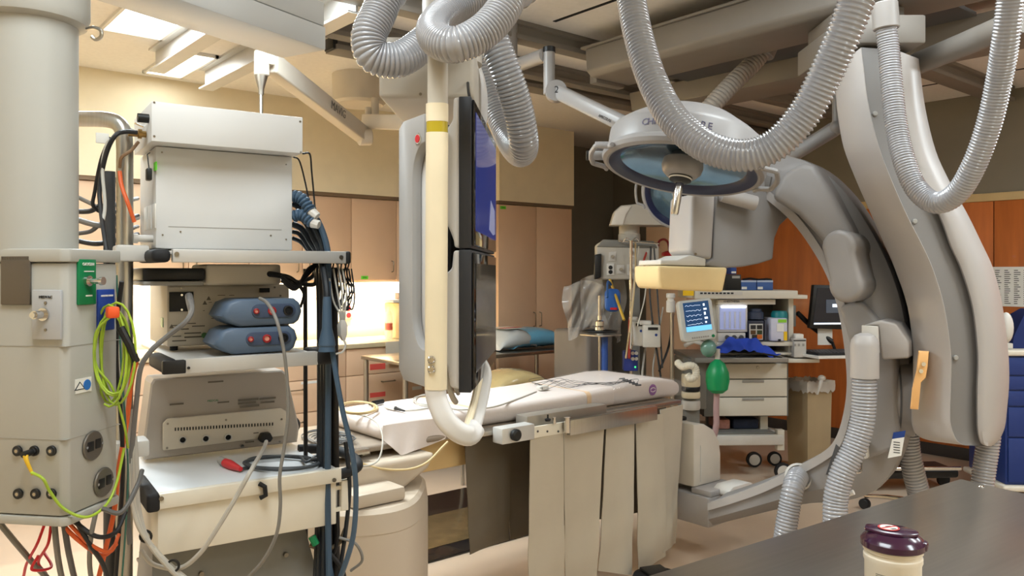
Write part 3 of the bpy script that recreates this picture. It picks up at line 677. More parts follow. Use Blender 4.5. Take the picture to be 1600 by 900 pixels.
# slanted monitor-like device on the drawer top
zf = Z3+.001; VC = rz(345, 704, Z3+.012).y; z1 = rv(240, 592, VC+.02).z
a0, b0 = rv(226, 712, VC), rv(464, 690, VC); a1, b1 = rv(240, 592, VC+.02), rv(441, 590, VC+.02)
t = dev_thing('ultrasound_console', 'wide grey medical console seen from its rear, standing on the drawer top', 'instrument', a0.x, VC, zf)
ring = lambda v, k0, k1, zb_, zt_: [Mr @ Vector(q) for q in ((a0.x+k0, v, zb_), (b0.x-k0, v, zb_), (b0.x-k0+.006, v, zb_+.045), (b1.x+.012-k1, v+.015, zt_-.012), (b1.x-k1, v+.02, zt_), (a1.x+k1, v+.02, zt_), (a1.x-.008+k1, v+.015, zt_-.012), (a0.x+k0-.004, v, zb_+.045))]
part('housing', MB().loft([ring(VC-.005, .006, .004, zf+.014, z1-.004), ring(VC, .0, 0, zf+.01, z1), ring(VC+.1, .0, 0, zf+.01, z1), ring(VC+.15, .03, .02, zf+.014, z1-.05)]), mat('console_grey', '#b1a89e', .45, var=.02), t, sharp=24)
p0, p1 = rv(262, 700, VC-.015), rv(440, 640, VC-.015)
pn = part('rear_panel', MB().at(Mr).prism([(p0.x-.012, p0.z-.006), (p1.x+.014, p0.z-.002), (p1.x+.014, p1.z-.006), (p1.x, p1.z+.004), (p0.x, p1.z+.004), (p0.x-.012, p1.z-.008)], VC-0.0160, VC-0.0040, 1, .003), DEVG, t)
m = MB().at(Mr)
for i in range(34):
    p = rv(274+4.6*i, 671-.25*i, VC-0.0160); m.box(p.x-.0016, p.x+.0016, VC-0.0168, VC-0.0158, p.z-.004, p.z+.005)
part('vent_slots', m, DARK, pn)
for i, (px, py) in enumerate(((285, 687), (321, 685), (356, 683))):
    p = rv(px, py, VC-0.0160); s = part('round_connector', MB().at(Mr).lathe([(.0095, 0), (.0105, .002), (.0105, .006), (.008, .007), (.0075, .002)], (p.x, VC-0.0160, p.z), (0, -1, 0), 20), PALE, pn)
    part('connector_core', MB().at(Mr).lathe([(.0072, 0), (.0072, .004)], (p.x, VC-0.0160, p.z), (0, -1, 0), 16), DARK, s)
p = rv(413, 682, VC-0.0160); pw = part('power_inlet', MB().at(Mr).prism([(p.x-.02, p.z-.004), (p.x-.012, p.z+.013), (p.x+.012, p.z+.013), (p.x+.02, p.z-.004), (p.x+.013, p.z-.014), (p.x-.013, p.z-.014)], VC-0.0380, VC-0.0140, 1, .003), BLACK, pn)
p = rv(377, 696, VC-0.0160); part('earth_stud', MB().cyl(RL(p.x, VC-0.0160, p.z), RL(p.x, VC-0.0280, p.z), .005, 10), CHROME, pn)
m = MB(); 
for px, py in ((261, 700), (262, 662), (353, 656), (440, 655), (437, 690)): p = rv(px, py, VC-0.0160); m.cyl(RL(p.x, VC-0.0180, p.z), RL(p.x, VC-0.0155, p.z), .003, 8)
part('screw', m, SCREWM, pn)
p = rv(333, 626, VC-0.0060); text('MEDCAL', .008, RL(p.x, VC-0.0064, p.z), Mr.to_3x3() @ Vector((1,0,0)), up, t, GREEN, label='green lettering')
m = MB().at(Mr)
for px, py, w in ((265, 631, 22), (340, 628, 18), (372, 624, 32), (372, 629, 28), (375, 634, 30), (405, 622, 26), (407, 628, 22), (325, 596, 24), (396, 676, 8), (383, 690, 14)):
    a2, b2 = rv(px, py, VC-0.0060), rv(px+w, py+.8, VC-0.0060)
    m = MB().at(Mr)
    if py < 650: m.box(a2.x, b2.x, VC-0.0065, VC-0.0055, b2.z, a2.z)
    else: a2, b2 = rv(px, py, VC-0.0160), rv(px+w, py+.8, VC-0.0160); m.box(a2.x, b2.x, VC-0.0165, VC-0.0158, b2.z, a2.z)
    part('printed_line', m, mat('faint_print', '#6f675b', .7), t)
m = MB().at(Mr); p = rv(232, 655, VC+.02); m.tube(spl([(p.x, VC, p.z+.1), (p.x+.01, VC, p.z+.06), (p.x-.0, VC, p.z+.04)], 5), .0015, 6)
t_sz = rv(470, 672, VC+.1); part('side_knob', MB().at(Mr).ball((b0.x+.012, VC+.07, zf+.05), (.02, .03, .024)), BLACK, t)
# grey machine on the lowest shelf
zz = dz0 - .016
a, b = rv(236, 900, .06), rv(500, 900, .06)
t = dev_thing('base_unit', 'dark grey machine with sloping cover on the lowest rack shelf', 'instrument', a.x, .06, .521)
part('cover', MB().at(Mr).loft([[(a.x-.01, .05, .521), (b.x+.01, .05, .521), (b.x+.01, .32, .521), (a.x-.01, .32, .521)], [(a.x, .06, .7), (b.x-.0, .06, .7), (b.x-.0, .3, .7), (a.x, .3, .7)], [(a.x+.01, .1, zz-.01), (b.x-.03, .1, zz-.005), (b.x-.04, .28, zz-.005), (a.x+.01, .28, zz-.01)], [(a.x+.02, .11, zz-.004), (b.x-.04, .11, zz+.002), (b.x-.05, .27, zz+.002), (a.x+.02, .27, zz-.004)]]), mat('machine_grey', '#7b7a75', .45), t)
m = MB()
for px, py in ((447, 867), (315, 897)): p = rv(px, py, .075); m.cyl(RL(p.x, .085, p.z), RL(p.x, .072, p.z), .006, 12)
part('bolt', m, SCREWM, t)
# ================= cables on and round the rack =================
TEAL = mat('thin_teal_cable', '#3f6f62', .5)
def cab(pts, r, m_, label, n=8, cat='cable', group=None): return cable(pts, r, m_, label, group, 'cable', n, 8, cat)
cab([(296, 470, 1.9), (300, 484, 1.86), (290, 503, 1.84), (262, 525, 1.84), (236, 548, 1.83), (220, 575, 1.83), (214, 620, 1.84), (208, 680, 1.85), (203, 740, 1.85), (200, 800, 1.86), (203, 850, 1.86)], .006, mat('mid_grey_cable', '#75726f', .5), 'thick grey power cable leaving the beige electronics case to the left')
e = thing('power_plug', 'grey plug seated in the black inlet of the beige electronics case', 'plug', P(294, 478, 1.9)); part('plug_body', MB().tube([P(295, 462, 1.955), P(297, 472, 1.93), P(299, 488, 1.9)], [.009, .0095, .0065], 10), mat('mid_grey_cable', '#75726f', .5), e)
cab([(406, 466, 1.93), (418, 474, 1.9), (432, 500, 1.86), (443, 545, 1.855), (449, 600, 1.86), (450, 650, 1.86), (444, 700, 1.86), (437, 745, 1.85), (438, 790, 1.85), (432, 835, 1.85), (412, 875, 1.86), (385, 905, 1.88)], .0042, CABG, 'grey lead looping from the upper blue amplifier down past the drawer')
cab([(416, 690, 2.2), (410, 705, 2.1), (395, 730, 1.88), (370, 775, 1.85), (340, 825, 1.84), (312, 865, 1.84), (280, 888, 1.85), (240, 882, 1.86), (220, 860, 1.86)], .0055, CABL, 'pale power cable from the grey console crossing the drawer front')
cc = PZ
zt3 = Z3 + .004
m = MB(); pts = []
for i in range(52):
    t = 2*PI*i/18; p = rz(440 + (56 + 3*math.sin(i*.9))*math.cos(t), 723 + (10 + 1.2*math.sin(i*.5))*math.sin(t), zt3 + .003*(i//18)); pts.append(RL(*p))
e = thing('coiled_lead', 'dark grey coiled lead with a red plug lying on the white drawer top', 'cable', pts[0])
st0 = RL(*rz(376, 733, zt3 + .004)); pts = [st0] + [RL(*rz(392, 730, zt3))] + pts[6:] + [RL(*rz(478, 722, zt3 + .008)), RL(*rz(496, 712, zt3 + .012))]
part('lead', MB().tube(spl(pts, 4), .0042, 8), mat('coil_dark_grey', '#3f4346', .5), e)
a, b, c_ = RL(*rz(345, 719, zt3 + .008)), RL(*rz(352, 723, zt3 + .008)), RL(*rz(376, 733, zt3 + .006))
part('red_plug', MB().tube([b, b.lerp(c_, .3), b.lerp(c_, .7), c_], [.0115, .0125, .009, .006], 14), RED, e, label='red plug'); part('plug_tip', MB().tube([a, b], [.0105, .0115], 14), GREY, e)
for k, (x, y) in enumerate(((500, 710), (502, 715))): part('tail_plug', MB().tube([RL(*rz(486, 717 + 2*k, zt3 + .01)), RL(*rz(x, y, zt3 + .016))], .0055, 8), BLACK, e)
# slate-blue bundle behind the big case
bund = [((458, 300), (482, 325), (500, 352), (512, 392), (513, 440), (512, 500), (513, 600), (512, 760), (514, 900)), ((458, 318), (478, 332), (496, 362), (506, 395), (508, 450), (509, 520), (510, 640), (508, 790), (506, 900)),
 ((458, 335), (476, 345), (490, 372), (501, 400), (503, 460), (505, 540), (504, 660), (501, 800), (498, 900)), ((457, 350), (472, 358), (486, 380), (496, 402), (499, 470), (500, 560), (500, 680), (497, 820), (494, 900)),
 ((457, 362), (468, 366), (480, 384), (490, 404), (494, 440), (480, 445), (462, 440)), ((457, 372), (470, 378), (482, 392), (494, 412), (488, 432), (470, 440), (455, 446))]
for i, b_ in enumerate(bund):
    cab([(x, y, 2.2 + .015*i - .0001*y) for x, y in b_], .0085 if i < 4 else .006, mat('bundle_blue', '#3b5064', .5) if i == 0 else mat('dark_slate_cable', '#1c2127', .5), 'slate cable in the bundle arching from behind the big white case', group='slate cables behind the big white case')
for i, (x0, y0, x1, y1) in enumerate(((458, 306, 486, 330), (458, 338, 488, 348))):
    m = MB(); a, b = P(x0, y0, 2.16), P(x1, y1, 2.15); m.hose([a, a.lerp(b, .5) + Vector((0,0,.012)), b], .017, .011, .3, 12)
    e = thing('connector', ('upper' if i == 0 else 'lower') + ' ribbed slate connector plugged into the side of the big white case', 'connector', a); part('ribbed_body', m, CABBL, e); part('white_collar', MB().tube([b, b + (b-a)*.35], [.014, .011], 10), WHITE, e)
cab([(473, 240, 2.12), (484, 241, 2.14), (487, 268, 2.18), (490, 300, 2.2), (493, 335, 2.2)], .0025, CABB, 'thin black wire falling from the right corner of the flat white case')
cab([(458, 245, 2.16), (468, 252, 2.18), (478, 290, 2.2), (486, 330, 2.2), (492, 345, 2.2)], .0022, CABB, 'thin black wire falling beside the big white case')
cab([(513, 440, 2.12), (514, 500, 2.1), (521, 560, 2.06), (535, 640, 2.05), (549, 700, 2.05), (556, 760, 2.06), (553, 830, 2.08), (540, 880, 2.1), (520, 930, 2.14)], .007, CABBL, 'slate blue cable hanging over the black grab handle')
m = MB(); m.lathe([(.022, 0), (.02, .012), (.022, .016), (.02, .03), (.013, .06), (.011, .13), (.009, .14)], P(511, 549, 2.05), n=20); e = thing('cable_boot', 'slate blue cable boot standing on the corner of the middle shelf', 'connector', P(511, 549, 2.05)); part('boot', m, CABBL, e)
cab([(511, 500, 2.05), (510, 455, 2.06), (505, 420, 2.1), (500, 405, 2.15)], .009, mat('dark_slate_cable', '#1c2127', .5), 'dark cable rising from the slate blue boot to the top shelf')
e = thing('cable_splitter', 'white splitter with fanned leads hanging right of the dark rack posts', 'connector', P(535, 525, 2.1))
part('splitter_body', MB().tube([P(535, 500, 2.1), P(535, 508, 2.1), P(535, 523, 2.1), P(537, 532, 2.1)], [.008, .014, .013, .005], 4), WHITE, e)
for k, (x, y) in enumerate(((521, 470), (527, 455), (534, 448), (541, 455))): part('lead', MB().tube(spl([P(532 + 2*k, 502, 2.1), P(530 + 3*k, 488, 2.1), P(x, y, 2.12), P(x - 6, y - 35, 2.14)], 5), .0025, 6), CABL, e)
part('tail', MB().tube(spl([P(537, 530, 2.1), P(540, 540, 2.1), P(535, 550, 2.1), P(525, 553, 2.1)], 5), .003, 6), WHITE, e)
rnd = random.Random(21)
for k in range(7):
    x = 522 + 4*k; cab([(x, 408, 2.2), (x + rnd.uniform(-5, 6), 430, 2.2), (x + rnd.uniform(-6, 8), 452, 2.18), (x + rnd.uniform(-8, 4), 474, 2.17), (x + rnd.uniform(-2, 10), 482 + 3*rnd.random(), 2.16), (x + 8, 460, 2.18), (x + 3, 420, 2.2)], .0022, CABB, 'thin black wire in the tangle hanging from the right end of the top shelf', group='black wire tangle under the top shelf')
for k in range(3): cab([(440, 430 + 4*k, 2.1), (462, 446 + 3*k, 2.12), (480, 430 - 4*k, 2.16), (496, 412, 2.2)], .0045, CABB, 'black cable curving between the beige flat device and the dark posts', group='black cables behind the blue amplifiers')
# left side of the rack
cab([(214, 207, 1.92), (196, 206, 1.9), (180, 212, 1.88), (166, 240, 1.88), (156, 290, 1.88), (158, 330, 1.86), (165, 380, 1.8), (172, 430, 1.77), (178, 500, 1.77)], .0055, CABB, 'black coax cable curving from the flat white case round the steel pole')
cab([(172, 215, 1.9), (158, 250, 1.92), (148, 300, 1.95), (146, 322, 1.96), (165, 334, 2.0), (185, 330, 2.05)], .0045, CABB, 'black cable looping left of the steel pole behind the boom column')
for k, (ya, yb, yc) in enumerate(((300, 326, 318), (330, 322, 345), (338, 352, 348), (366, 350, 362), (372, 380, 374))): cab([(105, ya, 2.02), (140, (ya+yb)/2 + 4, 2.0), (160, yb, 2.0), (186, yc, 2.06), (215, yc - 8, 2.2)], .0055 + .001*(k % 3), (CABG, CABB, CABG, mat('dark_grey_cable', '#5c5a58', .5), CABB)[k], 'cable end sticking out between the boom column and the steel pole', group='cables between boom column and steel pole')
cab([(180, 214, 1.89), (167, 226, 1.88), (160, 262, 1.88), (164, 320, 1.86), (160, 350, 1.84)], .004, CABL, 'pale cable beside the black coax at the bend of the steel pole')
m = MB(); m.box(-.011, .011, -.003, .003, -.02, .02, .001); mm = MB().at(Matrix.Translation(P(160, 216, 1.88))); mm.box(-.014, .014, -.003, .003, -.012, .012, .001); solo('cable_tag', mm, PAPER, 'small white tag tied to the cables at the bend of the steel pole', 'tag')
cab([(187, 268, 1.93), (190, 290, 1.92), (200, 318, 1.91), (210, 347, 1.92)], .005, CABO, 'short orange cable running down beside the steel pole to the big white case')
cab([(216, 222, 1.95), (205, 235, 1.93), (190, 246, 1.92), (187, 262, 1.93)], .004, mat('brown_lead', '#8a6a4c', .5), 'brown lead from the big white case to the steel pole')
cab([(214, 560, 1.85), (205, 600, 1.84), (198, 660, 1.83), (186, 730, 1.8), (178, 800, 1.78), (162, 870, 1.78), (150, 920, 1.78)], .0055, CABO, 'orange cable running down between the gas boom and the rack')
cab([(182, 430, 1.76), (186, 500, 1.78), (190, 580, 1.8), (196, 660, 1.82), (200, 740, 1.83), (196, 830, 1.84), (190, 910, 1.85)], .0022, TEAL, 'thin teal cable hanging beside the steel pole')
cab([(190, 440, 1.74), (183, 505, 1.76), (182, 570, 1.78), (188, 640, 1.8), (192, 730, 1.82), (186, 830, 1.84), (180, 910, 1.85)], .005, CABB, 'black cable hanging straight between the gas boom and the steel pole')
for k in range(4):
    cab([(204 + 2*k, 640 + 14*k, 1.86), (204 + 3*k, 720, 1.85), (207 + 3*k, 780 + 4*k, 1.84), (216 + 5*k, 820 + 8*k, 1.83), (236 + 7*k, 852 + 9*k, 1.83), (262 + 8*k, 880 + 9*k, 1.84), (300 + 8*k, 912 + 6*k, 1.86)], .006, CABL if k % 2 else mat('beige_cable', '#c3bcae', .5), 'pale cable in the tied bundle at the lower left of the drawer', group='pale tied bundle left of the drawer')
for px, py in ((225, 838), (268, 884)):
    m = MB(); c_ = P(px, py, 1.835); m.tube([c_ + Vector((0,0,0)) + W(.013*math.cos(a)+.004, .0, .013*math.sin(a)) for a in [2*PI*i/14 for i in range(15)]], .003, 6); solo('cable_tie', m, BLACK, ('upper' if py < 860 else 'lower') + ' black tie round the pale cable bundle', 'cable tie')
low = [((70, 818), (58, 850), (42, 880), (36, 905), RED, .003), ((80, 818), (75, 850), (60, 878), (72, 896), RED, .003), ((95, 818), (125, 846), (160, 868), (182, 850), CABO, .0045), ((108, 818), (140, 850), (172, 862), (186, 835), CABO, .004), ((85, 818), (88, 850), (92, 880), (98, 910), CABG, .006), ((100, 818), (106, 856), (112, 885), (118, 910), mat('dark_grey_cable', '#5c5a58', .5), .006), ((0, 818), (22, 845), (52, 880), (85, 915), CABG, .006), ((112, 812), (150, 838), (180, 832), (196, 800), CABB, .005), ((120, 815), (140, 850), (160, 880), (170, 910), CABB, .005), ((150, 800), (142, 840), (140, 880), (144, 915), CABG, .005), ((60, 868), (50, 890), (80, 886), (68, 862), RED, .003), ((160, 795), (190, 800), (214, 760), (222, 735), mat('dark_grey_cable', '#5c5a58', .5), .005)]
for i, (a, b, c_, d_, mm, r) in enumerate(low):
    nm_ = {CABO.name: 'orange', RED.name: 'red', CABB.name: 'black'}.get(mm.name, 'grey')
    cab([(*a, 1.66), (*b, 1.66), (*c_, 1.7), (*d_, 1.74)], r, mm, nm_ + ' cable in the tangle hanging below the gas boom box', group=nm_ + ' cables below the gas boom')
rb = [((520, 780), (528, 830), (520, 865), (500, 852), CABB, .006), ((530, 840), (556, 850), (566, 875), (548, 892), CABG, .004), ((505, 850), (520, 870), (535, 890), (540, 915), CABB, .006), ((498, 835), (500, 860), (514, 880), (520, 915), CABBL, .007), ((540, 690), (546, 760), (540, 830), (528, 910), mat('dark_slate_cable', '#1c2127', .5), .006), ((484, 852), (505, 858), (528, 850), (540, 826), mat('tan_dark', '#6a5c48', .5), .006)]
for i, (a, b, c_, d_, mm, r) in enumerate(rb):
    cab([(*a, 2.16), (*b, 2.16), (*c_, 2.17), (*d_, 2.18)], r, mm, 'cable in the loops at the lower right of the rack below the drawer', group='cable loops below the drawer right')
e = thing('green_plug', 'small green plug among the cables right of the base machine', 'plug', P(492, 845, 2.12)); part('plug_body', MB().tube([P(487, 838, 2.12), P(494, 851, 2.12)], .01, 10), GREEN, e)
# ================= ceiling-hung monitor bank =================
Mm = FR(-.0868, 1.75, 0, 86.5)         # x runs away along the screens, y to the left
def ML(x, y, z): return Mm @ Vector((x, y, z))
mon = thing('monitor_bank', 'ceiling-hung pair of monitors seen edge-on with cream grab tube', 'monitor bank', M=Matrix(Mm))
MW = mat('monitor_white', '#d9d6d3', .4, var=.015)
BEZ = mat('dark_bezel', '#2c2d31', .45)
SCRB = mat('lit_blue_screen', '#0b0f1e', .12, coat=.3, emit='#2c3a80', estr=.75)
SCRD = mat('dark_screen', '#0d0e11', .12, coat=.3)
k = 1.75 / F
def zm(y): return EYE - (y - CY) * k
wid = .6
def monitor(yt, yb, prof, scr, nm):
    zt, zb = zm(yt), zm(yb)
    part('monitor_back', MB().at(Mm).prism([(a, zm(b)) for a, b in prof], .004, wid - .1, 0, .006, 3), MW, mon)
    b = part('bezel', MB().at(Mm).box(0, wid, .002, .03, zb, zt, .003), BEZ, mon)
    part('screen_frame', MB().at(Mm).box(.006, wid - .006, -.004, .002, zb + .006, zt - .006, .003), GLOSSB, b)
    s = part('screen', MB().at(Mm).box(.03, wid - .03, -.0055, -.0035, zb + .04, zt - .03), scr, b)
    return b, s
b1, s1 = monitor(150, 388, [(.026, 150.5), (.042, 150.5), (.044, 186), (.055, 198), (.06, 215), (.06, 345), (.05, 360), (.042, 375), (.04, 387), (.026, 387)], SCRB, 'upper')
monitor(390, 614, [(.026, 391), (.042, 391), (.046, 420), (.06, 428), (.066, 440), (.066, 560), (.056, 575), (.05, 606), (.026, 610)], SCRD, 'lower')
z0 = zm(388)
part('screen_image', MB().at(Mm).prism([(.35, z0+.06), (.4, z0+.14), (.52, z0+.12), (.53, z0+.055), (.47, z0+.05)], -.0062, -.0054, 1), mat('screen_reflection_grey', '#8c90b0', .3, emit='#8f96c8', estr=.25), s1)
# yoke plate with oblong cut-out
a, b = W(-.178, 1.715, 0), W(-.245, 1.8, 0); ex = (b - a).normalized(); ey = Vector((ex.y, -ex.x, 0))
My = Matrix(((ex.x, ey.x, 0, a.x), (ex.y, ey.y, 0, a.y), (0, 0, 1, 0), (0, 0, 0, 1)))
Lp = (b - a).length; zy = lambda px, py, v=0: hit(px, py, My, 1, v)
tz, bz = zy(650, 184).z, zy(650, 600).z
n0, n1 = zy(656, 226).z, zy(656, 545).z; nx = zy(651, 300).x
arc = lambda x, z, r, s: [(x * (1 - math.cos(t * PI / 12)) if s else x * (1 - math.cos((6 - t) * PI / 12)), (z - r + r * math.sin((6 - t) * PI / 12)) if False else 0) for t in range(7)]
notch = []
for i in range(7): t = i / 6 * PI / 2; notch.append((nx * math.cos(PI/2 - t) * .98 + 0, n0 - nx * (1 - math.sin(PI/2 - t)) * 1.6))
nb = []
for i in range(7): t = i / 6 * PI / 2; nb.append((nx * math.cos(t) * .98, n1 + nx * (1 - math.sin(t)) * 1.6))
poly = [(0, tz), (Lp - .02, tz - .004), (Lp, tz - .02), (Lp, bz + .03), (Lp - .02, bz + .006), (0, bz)] + [(0, n1)] + nb[::-1] + notch[::-1] + [(0, n0)]
pl2 = []
for p in poly:
    if not pl2 or (abs(p[0]-pl2[-1][0]) + abs(p[1]-pl2[-1][1])) > 1e-5: pl2.append(p)
yk = part('yoke_plate', MB().at(My).prism(pl2, -.012, .012, 1, .003), mat('yoke_grey', '#a4a3a3', .4), mon)
part('yoke_back', MB().at(My).box(.0, Lp - .004, .014, .05, bz + .02, tz - .02, .008), MW, mon)
em = zy(654, 217, -.012); part('round_badge', MB().at(My).lathe([(.012, 0), (.012, .002), (.0105, .003)], (em.x, -.012, em.z), (0, -1, 0), 24), CHROME, yk)
part('badge_centre', MB().at(My).lathe([(.0088, .003), (.0088, .0038)], (em.x, -.012, em.z), (0, -1, 0), 20), RED, yk)
# grab tube: cream upright, white bends
dt = 1.69
sec = rrect(.047, .036, .016, 5)
def upright(y0, y1, px=683): return [P(px, y0, dt), P(px - .4, (y0+y1)/2, dt), P(px - 1, y1, dt)]
def swp(path, sc=1.): 
    rings = []
    rx, fw = W(1,0,0), W(0,1,0)
    for i, p in enumerate(path):
        t = (path[min(i+1, len(path)-1)] - path[max(i-1, 0)]).normalized()
        f2 = (fw - t * fw.dot(t)).normalized(); s2 = t.cross(f2)
        rings.append([p + s2 * a * sc + f2 * b * sc for a, b in sec])
    return MB().loft(rings)
part('upper_tube', swp([P(684, 40, dt), P(684, 100, dt), P(684, 166, dt)], .92), mat('cream_grey_tube', '#bfb8ac', .4), mon)
part('grip_tube', swp([P(683, 163, dt), P(683, 191, dt)]), CREAM, mon)
part('indicator_window', swp([P(683, 191, dt), P(683, 208, dt)], .97), mat('yellow_window', '#b5a02a', .2, coat=.5), mon)
part('grip_tube', swp([P(683, 208, dt), P(682, 400, dt), P(681, 608, dt)]), CREAM, mon)
path = spl([P(680, 604, dt), P(683, 625, dt), P(696, 655, dt - .01), P(715, 674, dt - .01), P(733, 680, dt), P(742, 670, dt + .03)], 6)
part('lower_bend', swp(path, .95), MW, mon)
path = spl([P(738, 678, dt + .02), P(748, 645, dt + .12), P(757, 605, dt + .25), P(759, 583, dt + .3), P(752, 567, dt + .33), P(738, 556, dt + .34)], 6)
part('return_tube', swp(path, .62), MW, mon)
part('cream_strip', MB().tube([P(729, 670, dt - .0), P(741, 628, dt + .12), P(749, 592, dt + .25)], .0085, 10), CREAM, mon)
m = MB()
for y in (562, 577): m.lathe([(.0085, 0), (.008, .004), (.0055, .007)], P(674, y, dt - .018), -W(0,1,0), 16)
part('bolt', m, CHROME, mon)
m = MB()
for i, (a, b) in enumerate((((700, 345, 1.8), (703, 400, 1.82)), ((705, 350, 1.83), (708, 420, 1.84)))): m.tube([P(*a), P(*b)], .006, 8)
part('spine', MB().at(Mm).box(.1, .42, .058, .1, zm(600), zm(180), .01), mat('spine_black', '#1d1c1c', .6), mon)
m = MB(); m.tube(spl([P(694, 565, 1.78), P(700, 600, 1.8), P(707, 620, 1.85), P(712, 628, 1.95)], 6), .007, 8); m.tube(spl([P(697, 560, 1.8), P(704, 590, 1.82), P(716, 615, 1.9)], 6), .005, 8)
part('cable_bundle', m, CABL, mon)
# suspension box above
SB = mat('suspension_grey', '#bdb6ab', .45, var=.02)
Ms = FR(-.334, 2.0, 0, 0)
ang = math.atan2(.014, .47)
def SX(l, d, z): return W(l, d, z)
r0 = [(-.334, 2.0), (-.095, 2.0), (-.095, 2.48), (-.32, 2.48)]
part('suspension_box', MB().prism([(W(a, b, 0).x, W(a, b, 0).y) for a, b in r0], 1.985, 2.14, 2, .012, 3), SB, mon)
part('suspension_mast', MB().cyl(W(-.17, 2.28, 2.14), W(-.17, 2.28, 3.0), .085, 28), SB, mon)
m = MB(); m.ball(P(738, 165, 2.58), (.05, .05, .15), 20, 12); part('rear_hub', m, MW, mon)
part('hub_arm', MB().tube(spl([P(735, 120, 2.45), P(736, 140, 2.52), P(738, 165, 2.58)], 5), .03, 12), SB, mon)
m = MB(); m.tube(spl([P(733, 100, 2.3), P(731, 130, 2.0), P(735, 160, 1.9), P(742, 190, 1.95)], 6), .004, 6); part('signal_cable', m, CABB, mon)
m = MB(); m.cyl(P(657, 147, 1.998), P(657, 147, 2.0), .004, 8); part('screw', m, SCREWM, mon)

# ================= ribbed hoses =================
def hose(pts, r, label, pitch=.0115, m_=None, depth=.11, wire=False, up0=False, up1=False):
    q = [P(*p) for p in pts]
    if up0: q.insert(0, Vector((q[0].x, q[0].y, H - .015)))
    if up1: q.append(Vector((q[-1].x, q[-1].y, H - .015)))
    mb = MB(); mb.hose(q, r, pitch, depth, wire=wire)
    t = thing('ribbed_hose', label, 'hose', P(*pts[0]))
    part('hose_tube', mb, m_ or HOSE, t, sharp=80)
    return t
def cuff(t, a, b, r): part('hose_cuff', MB().cyl(P(*a), P(*b), r, 28, bevel=.004), mat('cuff_grey', '#8d8884', .45), t)
hose([(612, -60, 1.9), (603, -10, 1.88), (590, 25, 1.86), (576, 58, 1.84), (584, 88, 1.84), (620, 94, 1.86), (655, 74, 1.9), (692, 44, 1.93), (735, 18, 1.96), (790, -15, 2.0), (830, -60, 2.05)], .041, 'grey ribbed hose looping down at the left over the monitor suspension box', .0085, up0=True, up1=True)
hose([(812, -70, 1.66), (800, -20, 1.64), (784, 18, 1.61), (752, 52, 1.59), (712, 70, 1.58), (683, 62, 1.62), (678, 42, 1.68), (700, 18, 1.74), (735, -2, 1.78), (775, -30, 1.82), (800, -70, 1.85)], .036, 'grey ribbed hose in a tight loop in front of the monitor suspension', .007, up0=True, up1=True)
t = hose([(745, 60, 2.75), (752, 100, 2.75), (775, 165, 2.72), (795, 215, 2.66), (812, 238, 2.56), (818, 222, 2.46), (808, 165, 2.4), (788, 105, 2.36), (768, 55, 2.36), (752, 10, 2.4)], .047, 'grey ribbed hose hanging in a narrow U behind the monitors', up1=True)
hose([(975, -70, 2.66), (985, -10, 2.62), (997, 55, 2.57), (1020, 128, 2.5), (1054, 188, 2.42), (1102, 228, 2.34), (1160, 243, 2.28), (1212, 226, 2.24), (1258, 176, 2.2), (1292, 112, 2.16), (1322, 44, 2.12), (1345, -20, 2.1), (1362, -80, 2.1)], .0475, 'large grey ribbed hose hanging in a wide U over the surgical lamp', .0125, depth=.12, wire=True, up0=True, up1=True)
t = hose([(1384, 40, 3.2), (1389, 80, 3.2), (1394, 140, 3.18), (1401, 200, 3.15), (1413, 252, 3.1), (1432, 295, 3.05), (1462, 317, 2.98), (1495, 302, 2.9), (1522, 258, 2.82), (1545, 195, 2.75), (1561, 125, 2.68), (1572, 55, 2.6), (1580, -15, 2.55), (1585, -80, 2.5)], .0415, 'grey ribbed hose in a U hanging in front of the curved ceiling arm', .011, wire=True, up1=True)
cuff(t, (1382, 5, 3.2), (1385, 46, 3.2), .05)
t = hose([(1196, 70, 4.45), (1180, 95, 4.45), (1150, 125, 4.42), (1115, 162, 4.4), (1095, 185, 4.4)], .052, 'dim ribbed hose sloping down behind the big U hose to the surgical lamp', .022, mat('dim_hose', '#a39a90', .5))
cuff(t, (1208, 45, 4.45), (1190, 86, 4.45), .068)
# ================= radiation-shield arm on the ceiling =================
ARMW = mat('arm_enamel', '#cfc6b8', .42, var=.02)
sa = thing('shield_arm', 'pale jointed ceiling arm with a printed name, its steel rod hanging behind the white cases', 'ceiling arm', P(566, 112, 5.9))
c = P(562, 112, 5.9)
part('ceiling_cover', MB().lathe([(.17, 2.78), (.19, 2.8), (.2, 2.95), (.2, 3.0)], (c.x, c.y, 0), n=40), ARMW, sa)
p = P(586, 150, 5.75); part('drop_tube', MB().cyl(Vector((p.x, p.y, 2.66)), Vector((p.x, p.y, 2.8)), .028, 16), ARMW, sa)
def beam(pts, wh, par, name, m_, bev=.006):
    a, b = pts; d = b - a; ex = d.normalized(); ey = Vector((-ex.y, ex.x, 0)).normalized(); ez = ex.cross(ey)
    M = Matrix(((ex.x, ey.x, ez.x, a.x), (ex.y, ey.y, ez.y, a.y), (ex.z, ey.z, ez.z, a.z), (0, 0, 0, 1)))
    w, h = wh; L = d.length
    return part(name, MB().at(M).box(0, L, -w/2, w/2, -h/2, h/2, bev, 3), m_, par), M
beam((P(572, 190, 5.75), P(636, 192, 5.3)), (.08, .1), sa, 'short_arm', ARMW)
part('elbow', MB().cyl(P(576, 168, 5.75), P(576, 205, 5.75), .026, 16, bevel=.004), ARMW, sa)
sp, M = beam((P(422, 98, 4.35), P(570, 213, 5.7)), (.085, .115), sa, 'spring_arm', ARMW, .012)
part('arm_end', MB().cyl(P(560, 214, 5.62), P(580, 214, 5.66), .06, 20, bevel=.008), ARMW, sa)
q = P(508, 158, 5.0); d = (P(572, 213, 5.7) - P(422, 98, 4.35)).normalized()
